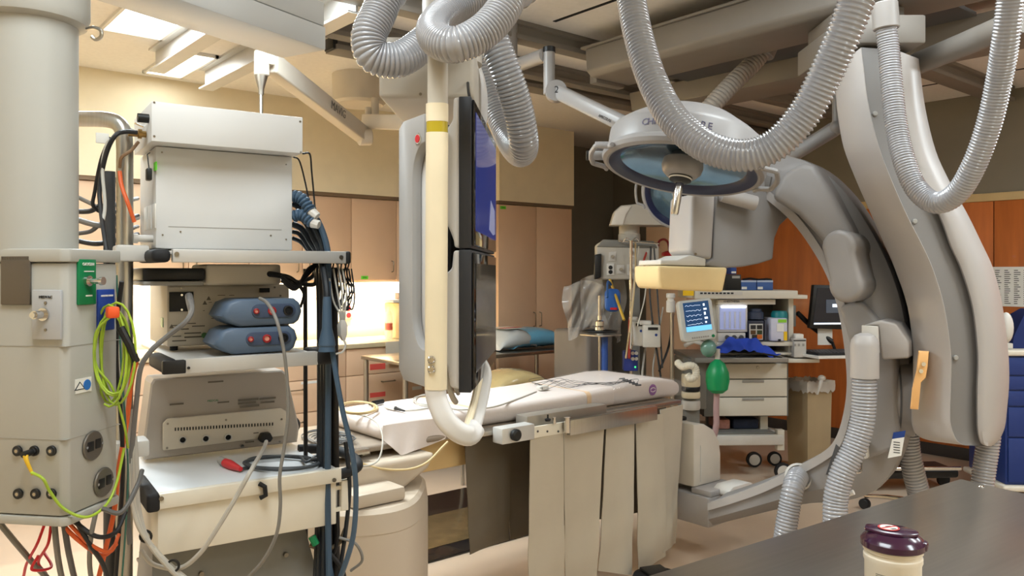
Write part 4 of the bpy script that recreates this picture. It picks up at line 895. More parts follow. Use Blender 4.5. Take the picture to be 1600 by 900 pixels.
ey = Vector((-d.y, d.x, 0)).normalized(); ez = d.cross(ey)
ctr = Vector(M.to_translation()) + d * (.56 * 1.45) - ey * .0435
text('MAVIG', .075, ctr, d, ez, sp, mat('grey_ink', '#6d6864', .7), th=.001)
for s in (0,):
    part('swivel_block', MB().cyl(P(409, 80, 4.3), P(409, 119, 4.3), .04, 20, bevel=.006), ARMW, sa)
    part('steel_cone', MB().lathe([(.014, 0), (.016, .03), (.036, .1), (.036, .105)], P(408, 148, 4.3), n=20), STEEL, sa)
    part('rod', MB().cyl(P(408, 250, 4.3), P(408, 145, 4.3), .0095, 12), STEEL, sa)
part('joint_fork', MB().at(Matrix.Translation(P(419, 92, 4.32))).box(-.03, .03, -.03, .03, -.035, .035, .008), ARMW, sa)
# ================= C-arm gantry hung from the ceiling =================
CW = mat('gantry_white', '#ada8a5', .4, var=.015)
CG = mat('gantry_grey', '#8c8886', .45, var=.015)
CI = mat('gantry_inset_grey', '#7d7a78', .45, var=.015)
PAD = mat('cream_detector_cover', '#e3c894', .55)
ca = thing('imaging_arm', 'big white C-shaped X-ray arm on a curved ceiling arm, right of the table', 'X-ray machine', W(1.5, 3.7, 0))
Mc = FR(1.0, 4.06, 0, -35)
def cp(px, py, y=0.): p = hit(px, py, Mc, 1, y); return (p.x, p.z)
inner = [(1128, 268), (1165, 285), (1203, 312), (1240, 345), (1270, 385), (1295, 430), (1312, 480), (1322, 540), (1326, 600), (1320, 650), (1306, 690), (1282, 712), (1240, 735), (1195, 757), (1150, 774), (1107, 788)]
outer = [(1107, 826), (1160, 813), (1215, 800), (1262, 792), (1310, 790), (1360, 775), (1392, 740), (1412, 690), (1420, 600), (1411, 500), (1388, 420), (1350, 345), (1310, 290), (1262, 252), (1200, 236), (1140, 230)]
def smooth(pts, n=4): return [(p.x, p.y) for p in spl([Vector((a, b, 0)) for a, b in pts], n)]
io, oo = smooth(inner), smooth(outer)
# body of the C as one loft from the upper end to the lower end: inner edge, front bevel, outer edge
def ringat(i):
    a, b = io[i], oo[len(oo) - 1 - i]
    A, B = Vector(cp(*a)), Vector(cp(*b)); d = B - A; L = d.length; d.normalize()
    q = lambda s, y: Mc @ Vector((A.x + d.x * s, y, A.y + d.y * s))
    return [q(0, .012), q(.012, 0), q(L * .3, -.0), q(L * .62, .0), q(L * .98, .06), q(L, .1), q(L, .26), q(L * .95, .28), q(0.012, .28), q(0, .268)]
m = MB(); m.loft([ringat(i) for i in range(len(io))]); part('c_arm_body', m, CG, ca, sharp=38)
m = MB()
rl = []
for i in range(len(io)):
    A = Vector(cp(*io[i])); B = Vector(cp(*oo[len(oo)-1-i])); d = (B - A).normalized()
    q = lambda s, y: Mc @ Vector((A.x + d.x*s, y, A.y + d.y*s)); rl.append([q(-.008, -.012), q(.03, -.012), q(.03, .005), q(-.008, .02)])
m.loft(rl); part('inner_rail', m, CW, ca)
# upper cover
def cprism(pts, y0, y1, bev, m_, name, par=None, sm=0, label=None, seg=3):
    pp = [cp(a, b, y0) for a, b in pts]
    if sm: pp = [(p.x, p.y) for p in spl([Vector((a, b, 0)) for a, b in pp], sm, True)]
    return part(name, MB().at(Mc).prism(pp, y0, y1, 1, bev, seg), m_, par or ca, label=label)
cov = [(1203, 309), (1222, 272), (1250, 254), (1272, 256), (1300, 300), (1330, 356), (1352, 420), (1318, 440), (1306, 412), (1280, 372), (1245, 335)]
cprism(cov, -.1, .2, .03, CG, 'upper_cover')
part('rail_gap', MB().at(Mc).prism([cp(*p, -.02) for p in ((1168, 262), (1205, 276), (1200, 300), (1165, 280))], -.02, .02, 1, .002), mat('gap_grey', '#6e6a67', .5), ca)
# lobed motor housing
pea = []
for k in range(17): a = math.radians(-20 + 220 * k / 16); pea.append((1310 + 27 * math.cos(a), 386 - 27 * math.sin(a)))
for k in range(17): a = math.radians(160 + 230 * k / 16); pea.append((1321 + 27 * math.cos(a), 446 - 27 * math.sin(a)))
cprism(pea, -.27, .06, .022, CG, 'motor_housing')
p = cp(1353, 411, -.1); 
cprism([(1310, 478), (1345, 470), (1372, 500), (1398, 520), (1405, 700), (1350, 720), (1326, 690), (1333, 600), (1328, 540)], -.06, .1, .02, CG, 'spine_cover')
cprism([(1347, 509), (1372, 509), (1378, 562), (1420, 560), (1420, 535), (1400, 506), (1375, 500)], -.16, .05, .016, CW, 'clamp_block')
cprism([(1346, 508), (1372, 510), (1374, 552), (1346, 552)], -.175, -.16, .004, PALE, 'clamp_plate')
m = MB(); c = P(1418, 620, 3.66); ax = (W(1, -.35, 0)).normalized()
m.lathe([(.13, -.17), (.165, -.14), (.178, -.05), (.178, .02)], c, ax, 40); part('rotation_joint', m, CG, ca)
m = MB(); m.lathe([(.18, -.05), (.18, -.042)], c, ax, 40); part('joint_seam', m, DGREY, ca)
lb = cprism([(1394, 686), (1413, 683), (1408, 712), (1387, 716)], -.064, -.06, .0, PAPER, 'rating_label')
cprism([(1396, 676), (1415, 673), (1413, 683), (1394, 686)], -.064, -.06, .0, NAVY, 'label_header', lb)
m = MB().at(Mc)
for i in range(5): a = cp(1396, 690 + i*4, -.064); m.box(a[0], a[0] + .026, -.0655, -.064, a[1] - .003, a[1])
part('printed_code', m, INK, lb)
# slot and crank at the lower bend
cprism([(1306, 694), (1313, 700), (1298, 742), (1290, 742)], -.015, .01, .002, DGREY, 'slot_cover')
m = MB(); m.tube(spl([P(1346, 724, 3.5), P(1345, 736, 3.48), P(1336, 738, 3.46), P(1320, 731, 3.44), P(1318, 745, 3.44), P(1317, 770, 3.44)], 5), .006, 8); ck = part('crank', m, CHROME, ca)
m = MB(); m.tube([P(1316, 775, 3.45), P(1334, 769, 3.42)], .011, 12); part('crank_grip', m, WHITE, ck)
cprism([(1340, 694), (1354, 690), (1356, 716), (1336, 722)], -.1, -.06, .004, PALE, 'hose_bracket')
# X-ray tube at the low end, lying along the room axes
K = P(1107, 800, 4.25); Mt = Matrix.Translation(Vector((K.x, K.y, 0)))
zt = lambda y, d=4.25: EYE - (y - CY) * d / F
part('tube_base', MB().at(Mt).box(.0, .34, .0, .4, zt(826), zt(779), .01), CW, ca)
pr = [(.02, zt(770)), (.265, zt(770)), (.265, .53), (.25, .6), (.2, .67), (.12, .71), (.02, .722)]
TW = mat('tube_cream_white', '#d2cabc', .42)
part('tube_hood', MB().at(Mt).prism(pr, .11, .46, 1, .012), TW, ca)
part('tube_step', MB().at(Mt).box(.02, .3, .0, .13, zt(779), zt(770), .006), CW, ca)
part('hood_seam', MB().at(Mt).box(.075, .08, .107, .111, .4, .6), PALE, ca)
part('white_latch', MB().at(Mt).prism([(.1, zt(779)), (.33, zt(779)), (.33, zt(768)), (.28, zt(764)), (.14, zt(764)), (.1, zt(770))], -.06, .05, 1, .012), WHITE, ca)
m = MB(); m.at(Mt).lathe([(.05, .712), (.05, .724)], (.12, .3, 0), (0,0,1), 20); part('top_port', m, DARK, ca)
# detector above
Md = FR(1.0, 3.8, 0, 12)
def dpr(pts, y0, y1, bev, m_, name, par=None, sm=0):
    pp = [(lambda h: (h.x, h.z))(hit(a, b, Md, 1, y0)) for a, b in pts]
    if sm: pp = [(p.x, p.y) for p in spl([Vector((a, b, 0)) for a, b in pp], sm, True)]
    return part(name, MB().at(Md).prism(pp, y0, y1, 1, bev, 3), m_, par or ca)
dpr([(1118, 300), (1114, 404), (1102, 410), (1103, 416), (1130, 419), (1160, 417), (1186, 412), (1208, 405), (1211, 372), (1219, 352), (1236, 336), (1222, 300), (1180, 270), (1130, 265)], .03, .3, .02, CG, 'detector_housing')
dpr([(1081, 303), (1119, 300), (1113, 406), (1086, 402), (1077, 392)], -.02, .24, .018, CW, 'detector_end_cover')
dpr([(1078, 398), (1103, 404), (1103, 416), (1032, 414), (1032, 406), (1058, 406)], -.03, .25, .006, PALE, 'detector_top_plate')
dpr([(1028, 415), (1138, 418), (1130, 457), (1034, 452), (1029, 440)], -.05, .26, .014, PAD, 'detector_pad')
m = MB(); m.tube([P(1128, 304, 3.78), P(1180, 318, 3.8)], [.034, .036], 18); part('capsule_cover', m, CW, ca)
m = MB(); m.cyl(P(1087, 397, 3.74), P(1087, 397, 3.77), .006, 10); part('cover_screw', m, SCREWM, ca)

# ---------- curved ceiling arm (three shells) ----------
ST = [((1302,107),(1346,74),(1400,78),(1436,92)), ((1305,140),(1350,105),(1401,100),(1438,110)), ((1309,180),(1356,155),(1404,165),(1446,170)),
 ((1318,230),(1370,217),(1415,232),(1462,235)), ((1337,280),(1390,273),(1437,285),(1483,282)), ((1361,335),(1418,337),(1466,336),(1513,337)),
 ((1380,378),(1440,380),(1484,385),(1533,378)), ((1398,420),(1458,420),(1500,420),(1552,420)), ((1418,480),(1476,480),(1518,480),(1566,475)),
 ((1426,545),(1486,552),(1526,552),(1575,545)), ((1426,600),(1486,605),(1525,605),(1577,595)), ((1424,640),(1485,640),(1525,645),(1573,645)),
 ((1425,664),(1486,664),(1526,672),(1570,668)), ((1433,680),(1494,686),(1530,688),(1563,684)), ((1452,688),(1503,694),(1534,694),(1556,692)), ((1478,692),(1510,696),(1541,697),(1549,697))]
def smo(k): return [(p.x, p.y) for p in spl([Vector((s[k][0], s[k][1], 0)) for s in ST], 4)]
SL, SB_, SC_, SR = smo(0), smo(1), smo(2), smo(3)
def mixp(a, b, t): return (a[0]+(b[0]-a[0])*t, a[1]+(b[1]-a[1])*t)
def shell(A, B, prof):          # prof: (fraction across, distance) around the section
    return MB().loft([[P(*mixp(a, b, t), d) for t, d in prof] for a, b in zip(A, B)])
part('arm_shell', shell(SL, SB_, [(0, 3.47), (.03, 3.445), (.5, 3.36), (.93, 3.29), (.985, 3.285), (1, 3.3), (1, 3.6), (.05, 3.75), (0, 3.7)]), CW, ca, label='outer white shell', sharp=40)
part('arm_groove', shell(SB_, SC_, [(-.05, 3.36), (.0, 3.335), (.5, 3.345), (1, 3.36), (1, 3.6), (-.05, 3.6)]), CI, ca, label='recessed grey band')
part('arm_shell', shell(SC_, SR, [(0, 3.34), (.05, 3.32), (.2, 3.31), (.45, 3.31), (.7, 3.34), (.88, 3.4), (.97, 3.47), (1, 3.55), (1, 3.85), (0, 3.8)]), CW, ca, label='rounded white shell', sharp=40)
m = MB()
for px, py in ((1429, 346), (1493, 559), (1367, 178)): m.lathe([(.011, 0), (.011, .004), (.008, .007)], P(px, py, 3.335), -W(0,1,0), 16)
part('cap_screw', m, GREY, ca)
hp = [(1436, 548), (1452, 549), (1450, 572), (1447, 590), (1439, 598), (1435, 640), (1423, 639), (1426, 607), (1433, 577)]
V0, V1 = 3.33, 3.39
pts0 = [P(a, b, V0 - .01) for a, b in hp]; pts1 = [P(a, b, V1) for a, b in hp]
hd = part('grab_handle', MB().loft([[p.lerp(P(1438, 590, V0-.014), .1) for p in pts0], [p + W(0,.005,0) for p in pts0], pts1]), mat('orange_handle', '#e8b374', .45), ca)
m = MB()
for px, py in ((1443, 569), (1439, 580)): m.lathe([(.009, 0), (.009, .002)], P(px, py, V0-.015), -W(0,1,0), 14)
part('handle_button', m, CHROME, hd)
# carriage on the ceiling
part('carriage', MB().at(FR(1.45, 3.3, 0, 0)).box(-.06, .27, .02, .6, 2.5, 2.62, .01), RAILM, ca)
part('carriage_column', MB().at(FR(1.5, 3.6, 0, 0)).box(-.06, .22, -.1, .3, 2.62, 2.716, .01), RAILM, ca)
m = MB(); m.tube([P(1432, 100, 3.6), P(1500, 72, 3.35), P(1600, 30, 3.0)], .05, 18); part('carriage_boom', m, RAILM, ca)
m = MB(); m.ball(P(1572, 512, 3.62), (.03, .03, .07), 14, 10); part('side_knob', m, PALE, ca)

t = hose([(1350, 560, 3.42), (1350, 620, 3.42), (1347, 660, 3.42), (1335, 700, 3.42), (1316, 740, 3.42), (1306, 780, 3.42), (1306, 830, 3.42), (1312, 900, 3.5), (1318, 952, 3.6)], .052, 'ribbed hose running down the inside of the C-shaped arm from a white cuff', .0145)
m = MB(); c = P(1351, 590, 3.42); h = .19
m.lathe([(.058, 0), (.058, h*.72), (.054, h*.84), (.04, h*.95), (.018, h), (.001, h+.002)], c, n=28); part('hose_cuff', m, CW, t)
t = hose([(1248, 742, 3.82), (1240, 760, 3.72), (1233, 795, 3.7), (1226, 840, 3.7), (1222, 880, 3.75), (1222, 920, 3.85)], .05, 'ribbed hose dropping from a round port on the low end of the C-shaped arm', .0145)
m = MB(); m.lathe([(.05, -.05), (.062, -.05), (.064, 0), (.055, .012), (.05, .0)], P(1248, 745, 3.8), W(-.3, -1, .2), 28); part('hose_cuff', m, PALE, t)
hose([(1418, 650, 3.75), (1420, 700, 3.75), (1428, 740, 3.75), (1436, 775, 3.76), (1440, 830, 3.78), (1438, 926, 3.8)], .05, 'ribbed hose to the floor under the bottom left of the curved ceiling arm', .0145)
hose([(1548, 660, 3.7), (1543, 700, 3.7), (1537, 740, 3.7), (1533, 790, 3.7), (1532, 936, 3.7)], .05, 'ribbed hose to the floor under the curved ceiling arm, beside the blue cart', .0145)

# ================= surgical lamps =================
LW = mat('lamp_white', '#8f8c8b', .38, var=.015)
NAVYB = mat('lamp_navy_band', '#1d2340', .35)
GLASS = mat('lamp_facet_glass', '#6988a0', .16, .75, .2, 9, stretch=(1, 1, 1), coat=.5)
def lamp_frame(px, py, d, U):
    o = P(px, py, d); U = W(*U).normalized() if False else (W(U[0], U[1], 0) + Vector((0, 0, U[2]))).normalized()
    x = W(1, 0, 0); x = (x - U * x.dot(U)).normalized(); y = U.cross(x)
    return Matrix(((x.x, y.x, U.x, o.x), (x.y, y.y, U.y, o.y), (x.z, y.z, U.z, o.z), (0, 0, 0, 1)))
def lamp(M, R, name, label, s=1.0):
    t = thing('surgical_lamp', label, 'surgical lamp', M=Matrix(M))
    L = lambda pr, o=(0,0,0), cap=False: MB().at(M).lathe([(r*s, z*s) for r, z in pr], o, (0,0,1), 64, cap)
    part('lamp_head', L([(.306, .0), (.312, -.016), (.322, -.02), (.338, -.012), (.345, .004), (.338, .022), (.328, .028), (.326, .035), (.328, .11), (.318, .128), (.28, .16), (.2, .215), (.11, .25), (.03, .262), (.001, .263)]), LW, t, sharp=36)
    part('navy_ring', L([(.262, .02), (.27, .004), (.285, -.006), (.312, -.0165), (.305, .0)]), NAVYB, t)
    g = part('glass', L([(.272, .008), (.24, .03), (.16, .05), (.08, .058), (.001, .06)]), GLASS, t)
    part('hub', L([(.05, .06), (.085, .03), (.088, .004), (.082, -.02), (.065, -.038), (.045, -.044), (.001, -.044)]), LW, t)
    part('hub_ring', L([(.05, -.042), (.046, -.058), (.03, -.066), (.001, -.066)]), BLACK, t)
    part('hub_label', L([(.049, -.048), (.0475, -.054), (.047, -.054), (.047, -.048)]), PAPER, t)
    part('sterile_handle', L([(.0, -.06), (.018, -.066), (.0165, -.2), (.013, -.21), (.001, -.21)]), CHROME, t)
    for a0 in (150, -40):
        pts = [M @ Vector((.39*s*math.cos(math.radians(a0 + k*5)) * (1 if 1 < k < 10 else .9), .39*s*math.sin(math.radians(a0 + k*5)) * (1 if 1 < k < 10 else .9), -.01*s)) for k in range(12)]
        part('hand_rail', MB().tube(spl(pts, 3), .011*s, 10), LW, t)
    return t
M1 = lamp_frame(1066, 262, 3.4, (.2, .17, 1))
l1 = lamp(M1, .34, 'a', 'large round surgical lamp head with printed rim hanging above the table end')
inkp = mat('violet_grey_ink', '#57536f', .6)
for i, ch in enumerate('CHROMOPHARE'):
    a = math.radians(-90 - 41 + 4.6 * i); r = .3275
    c = M1 @ Vector((r*math.cos(a), r*math.sin(a), .072)); tg = (M1.to_3x3() @ Vector((-math.sin(a), math.cos(a), 0)))
    text(ch, .04, c, tg, M1.to_3x3() @ Vector((0, 0, 1)), l1, inkp)
m = MB(); m.cyl(P(918, 243, 3.6), P(962, 243, 3.6), .021, 18, bevel=.003); m.cyl(P(930, 228, 3.62), P(952, 228, 3.62), .02, 16); part('cardan_joint', m, LW, l1)
part('joint_end', MB().cyl(P(916, 243, 3.6), P(919, 243, 3.6), .0215, 18), BLACK, l1)
m = MB(); m.cyl(P(858, 80, 4.2), P(858, 148, 4.2), .03, 20, bevel=.004); part('arm_post', m, LW, l1)
m = MB(); c = P(869, 143, 4.17); m.lathe([(.0, -.03), (.055, -.03), (.058, 0), (.055, .03), (.001, .03)], c, -W(0,1,0), 28); part('arm_joint', m, LW, l1)
text('2', .05, c - W(0, .041, 0), W(1,0,0), up, l1, INK)
part('post_cap', MB().cyl(P(858, 74, 4.2), P(858, 82, 4.2), .033, 18), BLACK, l1)
ar, _ = beam((P(866, 141, 4.2), P(1000, 206, 3.75)), (.07, .075), l1, 'spring_arm', LW, .02)
beam((P(1000, 204, 3.75), P(1040, 215, 3.65)), (.06, .07), l1, 'arm_end', LW, .02)
m = MB(); m.tube([P(795, 107, 4.6), P(852, 86, 4.2)], .038, 16); part('extension_arm', m, LW, l1)
m = MB(); m.cyl(P(795, 107, 4.6), P(795, 30, 4.6), .05, 20); part('ceiling_tube', MB().cyl(P(795, 115, 4.6), Vector((P(795, 107, 4.6).x, P(795, 107, 4.6).y, 3.0)), .05, 20), LW, l1)
text('AMSCOLAB', .02, P(945, 185, 3.86), P(1000, 211, 3.7) - P(900, 163, 4.1), up, l1, INK, label='small arm lettering')
M2 = lamp_frame(1066, 301, 4.7, (.3, .85, .42))
l2 = lamp(M2, .3, 'b', 'second surgical lamp behind the first, its blue glass face tilted to the room', .7)
beam((P(1190, 272, 4.55), P(1308, 199, 4.2)), (.06, .075), l2, 'spring_arm', LW, .02)
m = MB(); m.ball(P(1308, 199, 4.2), .04, 14, 10); part('arm_end', m, LW, l2)
m = MB(); m.cyl(P(1308, 199, 4.2), Vector((P(1308,199,4.2).x, P(1308,199,4.2).y, 3.0)), .025, 14); part('ceiling_tube', m, LW, l2)
m = MB(); m.tube([M2 @ Vector((0, 0, .22)), P(1140, 290, 4.95), P(1190, 272, 4.55)], .03, 12); part('yoke_arm', m, LW, l2)
# ================= patient table =================
SHEET = mat('white_bed_sheet', '#d9cdc6', .8, var=.02, bump=.25, bscale=40)
LEAD = mat('lead_curtain_vinyl', '#bdb3a1', .5, var=.05, scale=4, bump=.15, bscale=25)
LEAD_SHADE = mat('lead_curtain_shaded', '#6b6152', .6, var=.06, scale=4, bump=.15, bscale=25)  # same vinyl as LEAD, with the shade under the table put into its colour
BASEW = mat('table_base_enamel', '#bfb09d', .45, var=.02)
pt = thing('patient_table', 'long narrow procedure table on a rounded pedestal under the white mattress', 'procedure table', W(-.72, 3.3, 0))
part('table_top', MB().box(1.3, 3.5, 2.83, 3.37, .825, .853, .012, 3), mat('carbon_top', '#8d7f70', .45), pt)
c = W(-.70, 3.25, 0)
def sup(z, kx, ky, e=3.2, n=48):
    out = []
    for k in range(n):
        a = 2*PI*k/n; ca_, sa_ = math.cos(a), math.sin(a)
        out.append(c + W(kx*math.copysign(abs(ca_)**(2/e), ca_), ky*math.copysign(abs(sa_)**(2/e), sa_), 0) + Vector((0, 0, z)))
    return out
part('pedestal', MB().loft([sup(0.0, .35, .35), sup(.57, .35, .35), sup(.585, .347, .347), sup(.59, .35, .35), sup(.66, .34, .34), sup(.675, .325, .325)]), BASEW, pt, sharp=25)
Mp = FR(-.7, 3.25, 0, 40)
part('tilt_block', MB().at(Mp).prism([(-.3, .676), (.18, .676), (.3, .74), (.34, .8), (-.3, .8)], -.2, .2, 1, .02, 3), BASEW, pt)
part('side_stop', MB().at(FR(-.56, 3.0, 0, 40)).box(-.06, .16, -.05, .1, .677, .73, .012), BASEW, pt)
part('carriage_beam', MB().box(1.7, 3.3, 2.95, 3.2, .665, .823, .015), mat('beam_cream', '#dcbd86', .5), pt)
part('end_bracket', MB().box(1.62, 1.66, 2.9, 2.98, .74, .824, .004), STEEL, pt)
m = MB().box(1.32, 1.6, 2.8, 2.828, .83, .85, .004); part('short_rail', m, STEEL, pt)
part('accessory_rail', MB().box(2.06, 3.5, 2.76, 2.828, .832, .852, .003), STEEL, pt)
cl = part('rail_clamp', MB().box(*[v for v in (PY(778, 680, 2.72).x, PY(829, 680, 2.72).x)], 2.69, 2.76, .80, .87, .006), ALU, pt)
p = PY(803, 679, 2.69); m = MB(); m.lathe([(.02, 0), (.026, .006), (.026, .022), (.018, .03), (.001, .031)], p, (0, -1, 0), 24); part('clamp_knob', m, BLACK, cl)
a, b = PY(828, 660, 2.72), PY(884, 650, 2.72)
part('hinge_plate', MB().box(a.x, PY(948, 650, 2.74).x, 2.74, 2.82, .80, .895, .003), mat('dull_steel', '#a19a90', .45, .6), pt)
sp_ = part('curtain_strip', MB().box(a.x, b.x, 2.695, 2.705, PY(850, 682, 2.7).z, PY(850, 664, 2.7).z, .002), CREAMW, pt)
m = MB()
for px in (840, 855, 872): q = PY(px, 674, 2.695); m.cyl(q, q + Vector((0, -.003, 0)), .005, 10)
part('strip_screw', m, DGREY, sp_)
a, b = PY(888, 660, 2.68), PY(1024, 640, 2.68)
part('swing_bar', MB().box(a.x, b.x, 2.665, 2.69, PY(888, 680, 2.68).z, PY(888, 656, 2.68).z, .003), STEEL, pt)
m = MB(); m.cyl(PY(886, 676, 2.675), PY(886, 652, 2.675), .016, 18); part('hinge_pin', m, CHROME, pt); m = MB(); m.cyl(PY(866, 662, 2.69), PY(866, 652, 2.69), .009, 12); part('hinge_pin', m, CHROME, pt)
part('hinge_knob', MB().lathe([(.012, 0), (.015, .01), (.004, .014), (.004, .03)], PY(856, 658, 2.7), n=14), BLACK, pt)

# mattress under a white sheet, a little plumper at the head end
mt = thing('mattress', 'long slim mattress under a white sheet on the procedure table', 'mattress', (2.6, 3.08, .86))
def mring(x, y0, y1, zb, zt, r=.03):
    return [Vector((x, (y0+y1)/2 + a, (zb+zt)/2 + b)) for a, b in rrect(y1-y0, zt-zb, r, 4)]
xs = [(1.685, .03, .875, .9), (1.7, .012, .858, .926), (1.74, 0, .855, .934), (2.0, 0, .855, .936), (2.4, 0, .855, .938), (2.8, 0, .855, .944), (3.1, 0, .855, .958), (3.3, 0, .855, .972), (3.45, 0, .855, .966), (3.56, 0, .855, .945), (3.6, .01, .86, .93), (3.615, .03, .875, .905)]
part('sheet_cover', MB().loft([mring(x, 2.845 + i, 3.325 - i, zb, zt) for x, i, zb, zt in xs]), SHEET, mt, sharp=60)
for x in (2.16, 2.86): part('tie_band', MB().loft([mring(x + dx, 2.8435, 3.3265, .854, (.9375 if x < 2.5 else .9475) , .03) for dx in (0, .03)]), mat('elastic_band', '#dcbd9a', .7), mt)
# clear pouch with a purple emblem over the head end
q = PY(1020, 609, 2.842)
m = MB(); m.lathe([(.03, 0), (.03, .0025)], (q.x, 2.8435, q.z), (0, -1, 0), 24); e = part('purple_emblem', m, mat('purple_ink', '#7a2d8c', .5), mt)
m = MB()
for s in (1, -1): m.tube([Vector((q.x + .019*math.cos(a) , 2.8405, q.z + s*.002 + s*.009*math.sin(a))) for a in [PI*k/8 for k in range(9)]], .0022, 6)
part('emblem_mark', m, PAPER, e)
solo('plastic_cover', MB().loft([mring(x, 2.838, 3.332, .852, zt, .035) for x, zt in ((3.05, .962), (3.3, .979), (3.45, .973), (3.57, .952), (3.64, .93))], False, False), mat('clear_film', '#f2f0ee', .08, alpha=.13, coat=.5), 'clear plastic cover over the head end of the mattress with the purple emblem', 'cover')
# hanging corner of the loose sheet
def flap(u, v):
    if u < .3: t = u/.3; T = (598 + 26*t, 652 - 0*t); B = (597 + 30*t, 686 + 26*t)
    else: t = (u-.3)/.7; T = (624 + 80*t, 652 - 10*t); B = (627 + 68*t, 712 - 26*t)
    y = 2.838 - .05*v*math.sin(PI*min(1, u*1.4)) - .006*math.sin(u*14)*v
    a, b = PY(*T, 2.838), PY(*B, y); a.z = .925 - .0*u
    p = a.lerp(b, v); p.y = y; return p
m = MB(); m.sheet(flap, 24, 10, .003)
solo('loose_sheet', m, SHEET, 'white sheet corner hanging over the near edge of the table', 'sheet')

# lead curtains
def curtain(TL, TR, BL, BR, Y, label, seed, amp=.012, mat_=LEAD):
    rnd = random.Random(seed); ph = [rnd.uniform(0, 6) for _ in range(4)]
    a, b, c_, d_ = PY(*TL, Y), PY(*TR, Y), PY(*BL, Y), PY(*BR, Y)
    def f(u, v):
        p = a.lerp(b, u).lerp(c_.lerp(d_, u), v)
        w = amp * (.25 + .75*v)
        p.y = Y + w*math.sin(u*3.6 + ph[0] + v*.8) + .25*w*math.sin(u*9 + ph[1] + v) + .3*w*math.sin(v*5 + ph[2]) + .006*math.sin(v*17 + u*4 + ph[3])*max(0, v-.3)
        return p
    m = MB(); m.sheet(f, 28, 36, .004)
    return solo('lead_curtain', m, mat_, label, 'curtain', 'lead curtains under the table')
curtain((828, 676), (879, 672), (826, 932), (881, 920), 2.705, 'pale lead curtain strip under the metal strip with screws, nearest the photographer', 1, .006)
curtain((880, 668), (944, 660), (882, 903), (930, 906), 2.712, 'wide pale lead curtain strip, second after the one under the screwed strip', 2)
curtain((948, 664), (990, 655), (937, 893), (985, 897), 2.724, 'middle pale lead curtain strip beside the narrow dark gap', 3)
curtain((994, 655), (1034, 646), (1001, 892), (1038, 868), 2.73, 'pale lead curtain strip with a flared hem, second from the table head', 4, .016)
curtain((1030, 640), (1067, 632), (1030, 862), (1060, 850), 2.745, 'pale lead curtain strip at the head end of the table by the X-ray tube', 5, .016)
curtain((725, 688), (798, 676), (733, 866), (796, 844), 2.9, 'shaded lead curtain hanging farther in under the table, by the black mat', 6, .006, LEAD_SHADE)
curtain((797, 676), (850, 664), (797, 843), (848, 826), 2.91, 'shaded lead curtain tucked behind the front pale strip', 7, .006, LEAD_SHADE)

curtain((850, 668), (1040, 636), (850, 826), (1040, 792), 2.93, 'added dark curtain that darkens the narrow gaps between the front pale strips', 8, .005, LEAD_SHADE)  # added sheet, keeps the gaps between the strips dark

# cables and leads lying on the table
def zc(px, py, z=.938): return PZ(px, py, z)
def loop_pts(cx_, cy_, a, b, z, turns, dz=.002, jit=3, seed=1):
    r = random.Random(seed); out = []
    for i in range(int(turns*16)+1):
        t = 2*PI*i/16; out.append(PZ(cx_ + (a + jit*math.sin(t*.37+seed))*math.cos(t), cy_ + (b + jit*.3*math.sin(t*.53))*math.sin(t), z + dz*(i//16)))
    return out
TAN = mat('tan_tubing', '#c9b183', .45); 
m = MB(); m.tube(spl(loop_pts(560, 637, 28, 9, .941, 3.6, .006, 3, 2), 3), .0045, 8)
solo('coiled_tubing', m, TAN, 'coil of tan tubing lying at the foot end of the white mattress', 'tubing')
m = MB(); m.cyl(PZ(583, 630, .95), PZ(598, 627, .95), .011, 14); m.cyl(PZ(577, 631, .95), PZ(583, 630, .95), .006, 10); solo('plug', m, BLACK, 'black plug lying on the mattress behind the tan coil', 'plug')
m = MB(); m.box(-.03, .03, -.012, .012, -.008, .008, .004); q = PZ(611, 637, .948)
e = thing('connector', 'white connector with a black strain relief lying beside the tan coil', 'connector', q)
part('connector_body', MB().tube([PZ(603, 635, .948), PZ(618, 638, .948)], .011, 10), WHITE, e); part('strain_relief', MB().tube([PZ(618, 638, .948), PZ(632, 642, .946)], [.008, .004], 10), BLACK, e)
cable([PZ(632, 642, .943), PZ(655, 640, .942), PZ(690, 634, .942), PZ(720, 640, .942), PZ(770, 636, .943), PZ(812, 622, .943), PZ(838, 612, .945)], .004, CABL, 'light grey lead running along the mattress from the white connector')
cable(loop_pts(668, 625, 22, 8, .942, 2.4, .004, 4, 3), .0032, CABL, 'thin grey lead in loose loops on the mattress behind the white bend')
cable([PZ(545, 645, .945), PZ(575, 652, .942), PZ(592, 665, .937), P(598, 690, 3.12), P(590, 720, 3.06), P(565, 728, 3.0), P(540, 715, 3.0)], .0035, CABL, 'light grey lead trailing from the tan coil over the table end')
cable([P(700, 690, 3.26), P(690, 700, 3.24), P(668, 722, 3.2), P(640, 733, 3.18), P(600, 733, 3.15), P(560, 722, 3.1), P(535, 705, 3.1), PZ(500, 690, .858)], .005, TAN, 'tan lead drooping under the hanging sheet corner')
for k in range(5):
    m = MB(); m.tube(spl(loop_pts(505 + 7*k, 681 + 3*(k % 3), 30 - 3*k, 9 - k, .86 + .004*k, 2.2, .004, 5, k+5), 3), .0032, 7)
    solo('cable', m, CABG if k % 2 else mat('dark_grey_cable', '#5c5a58', .5), 'tangled grey lead in the cable pile on the bare table end behind the rack', 'cable', 'cable pile on the table end')
m = MB(); m.box(-.022, .022, -.014, .014, -.01, .01, .005); q = PZ(848, 606, .958); 
mm = MB().at(Matrix.Translation(q)); mm.box(-.028, .028, -.02, .02, -.012, .012, .007); solo('lead_block', mm, PALE, 'grey lead junction block on the middle of the mattress', 'connector')
rnd = random.Random(11)
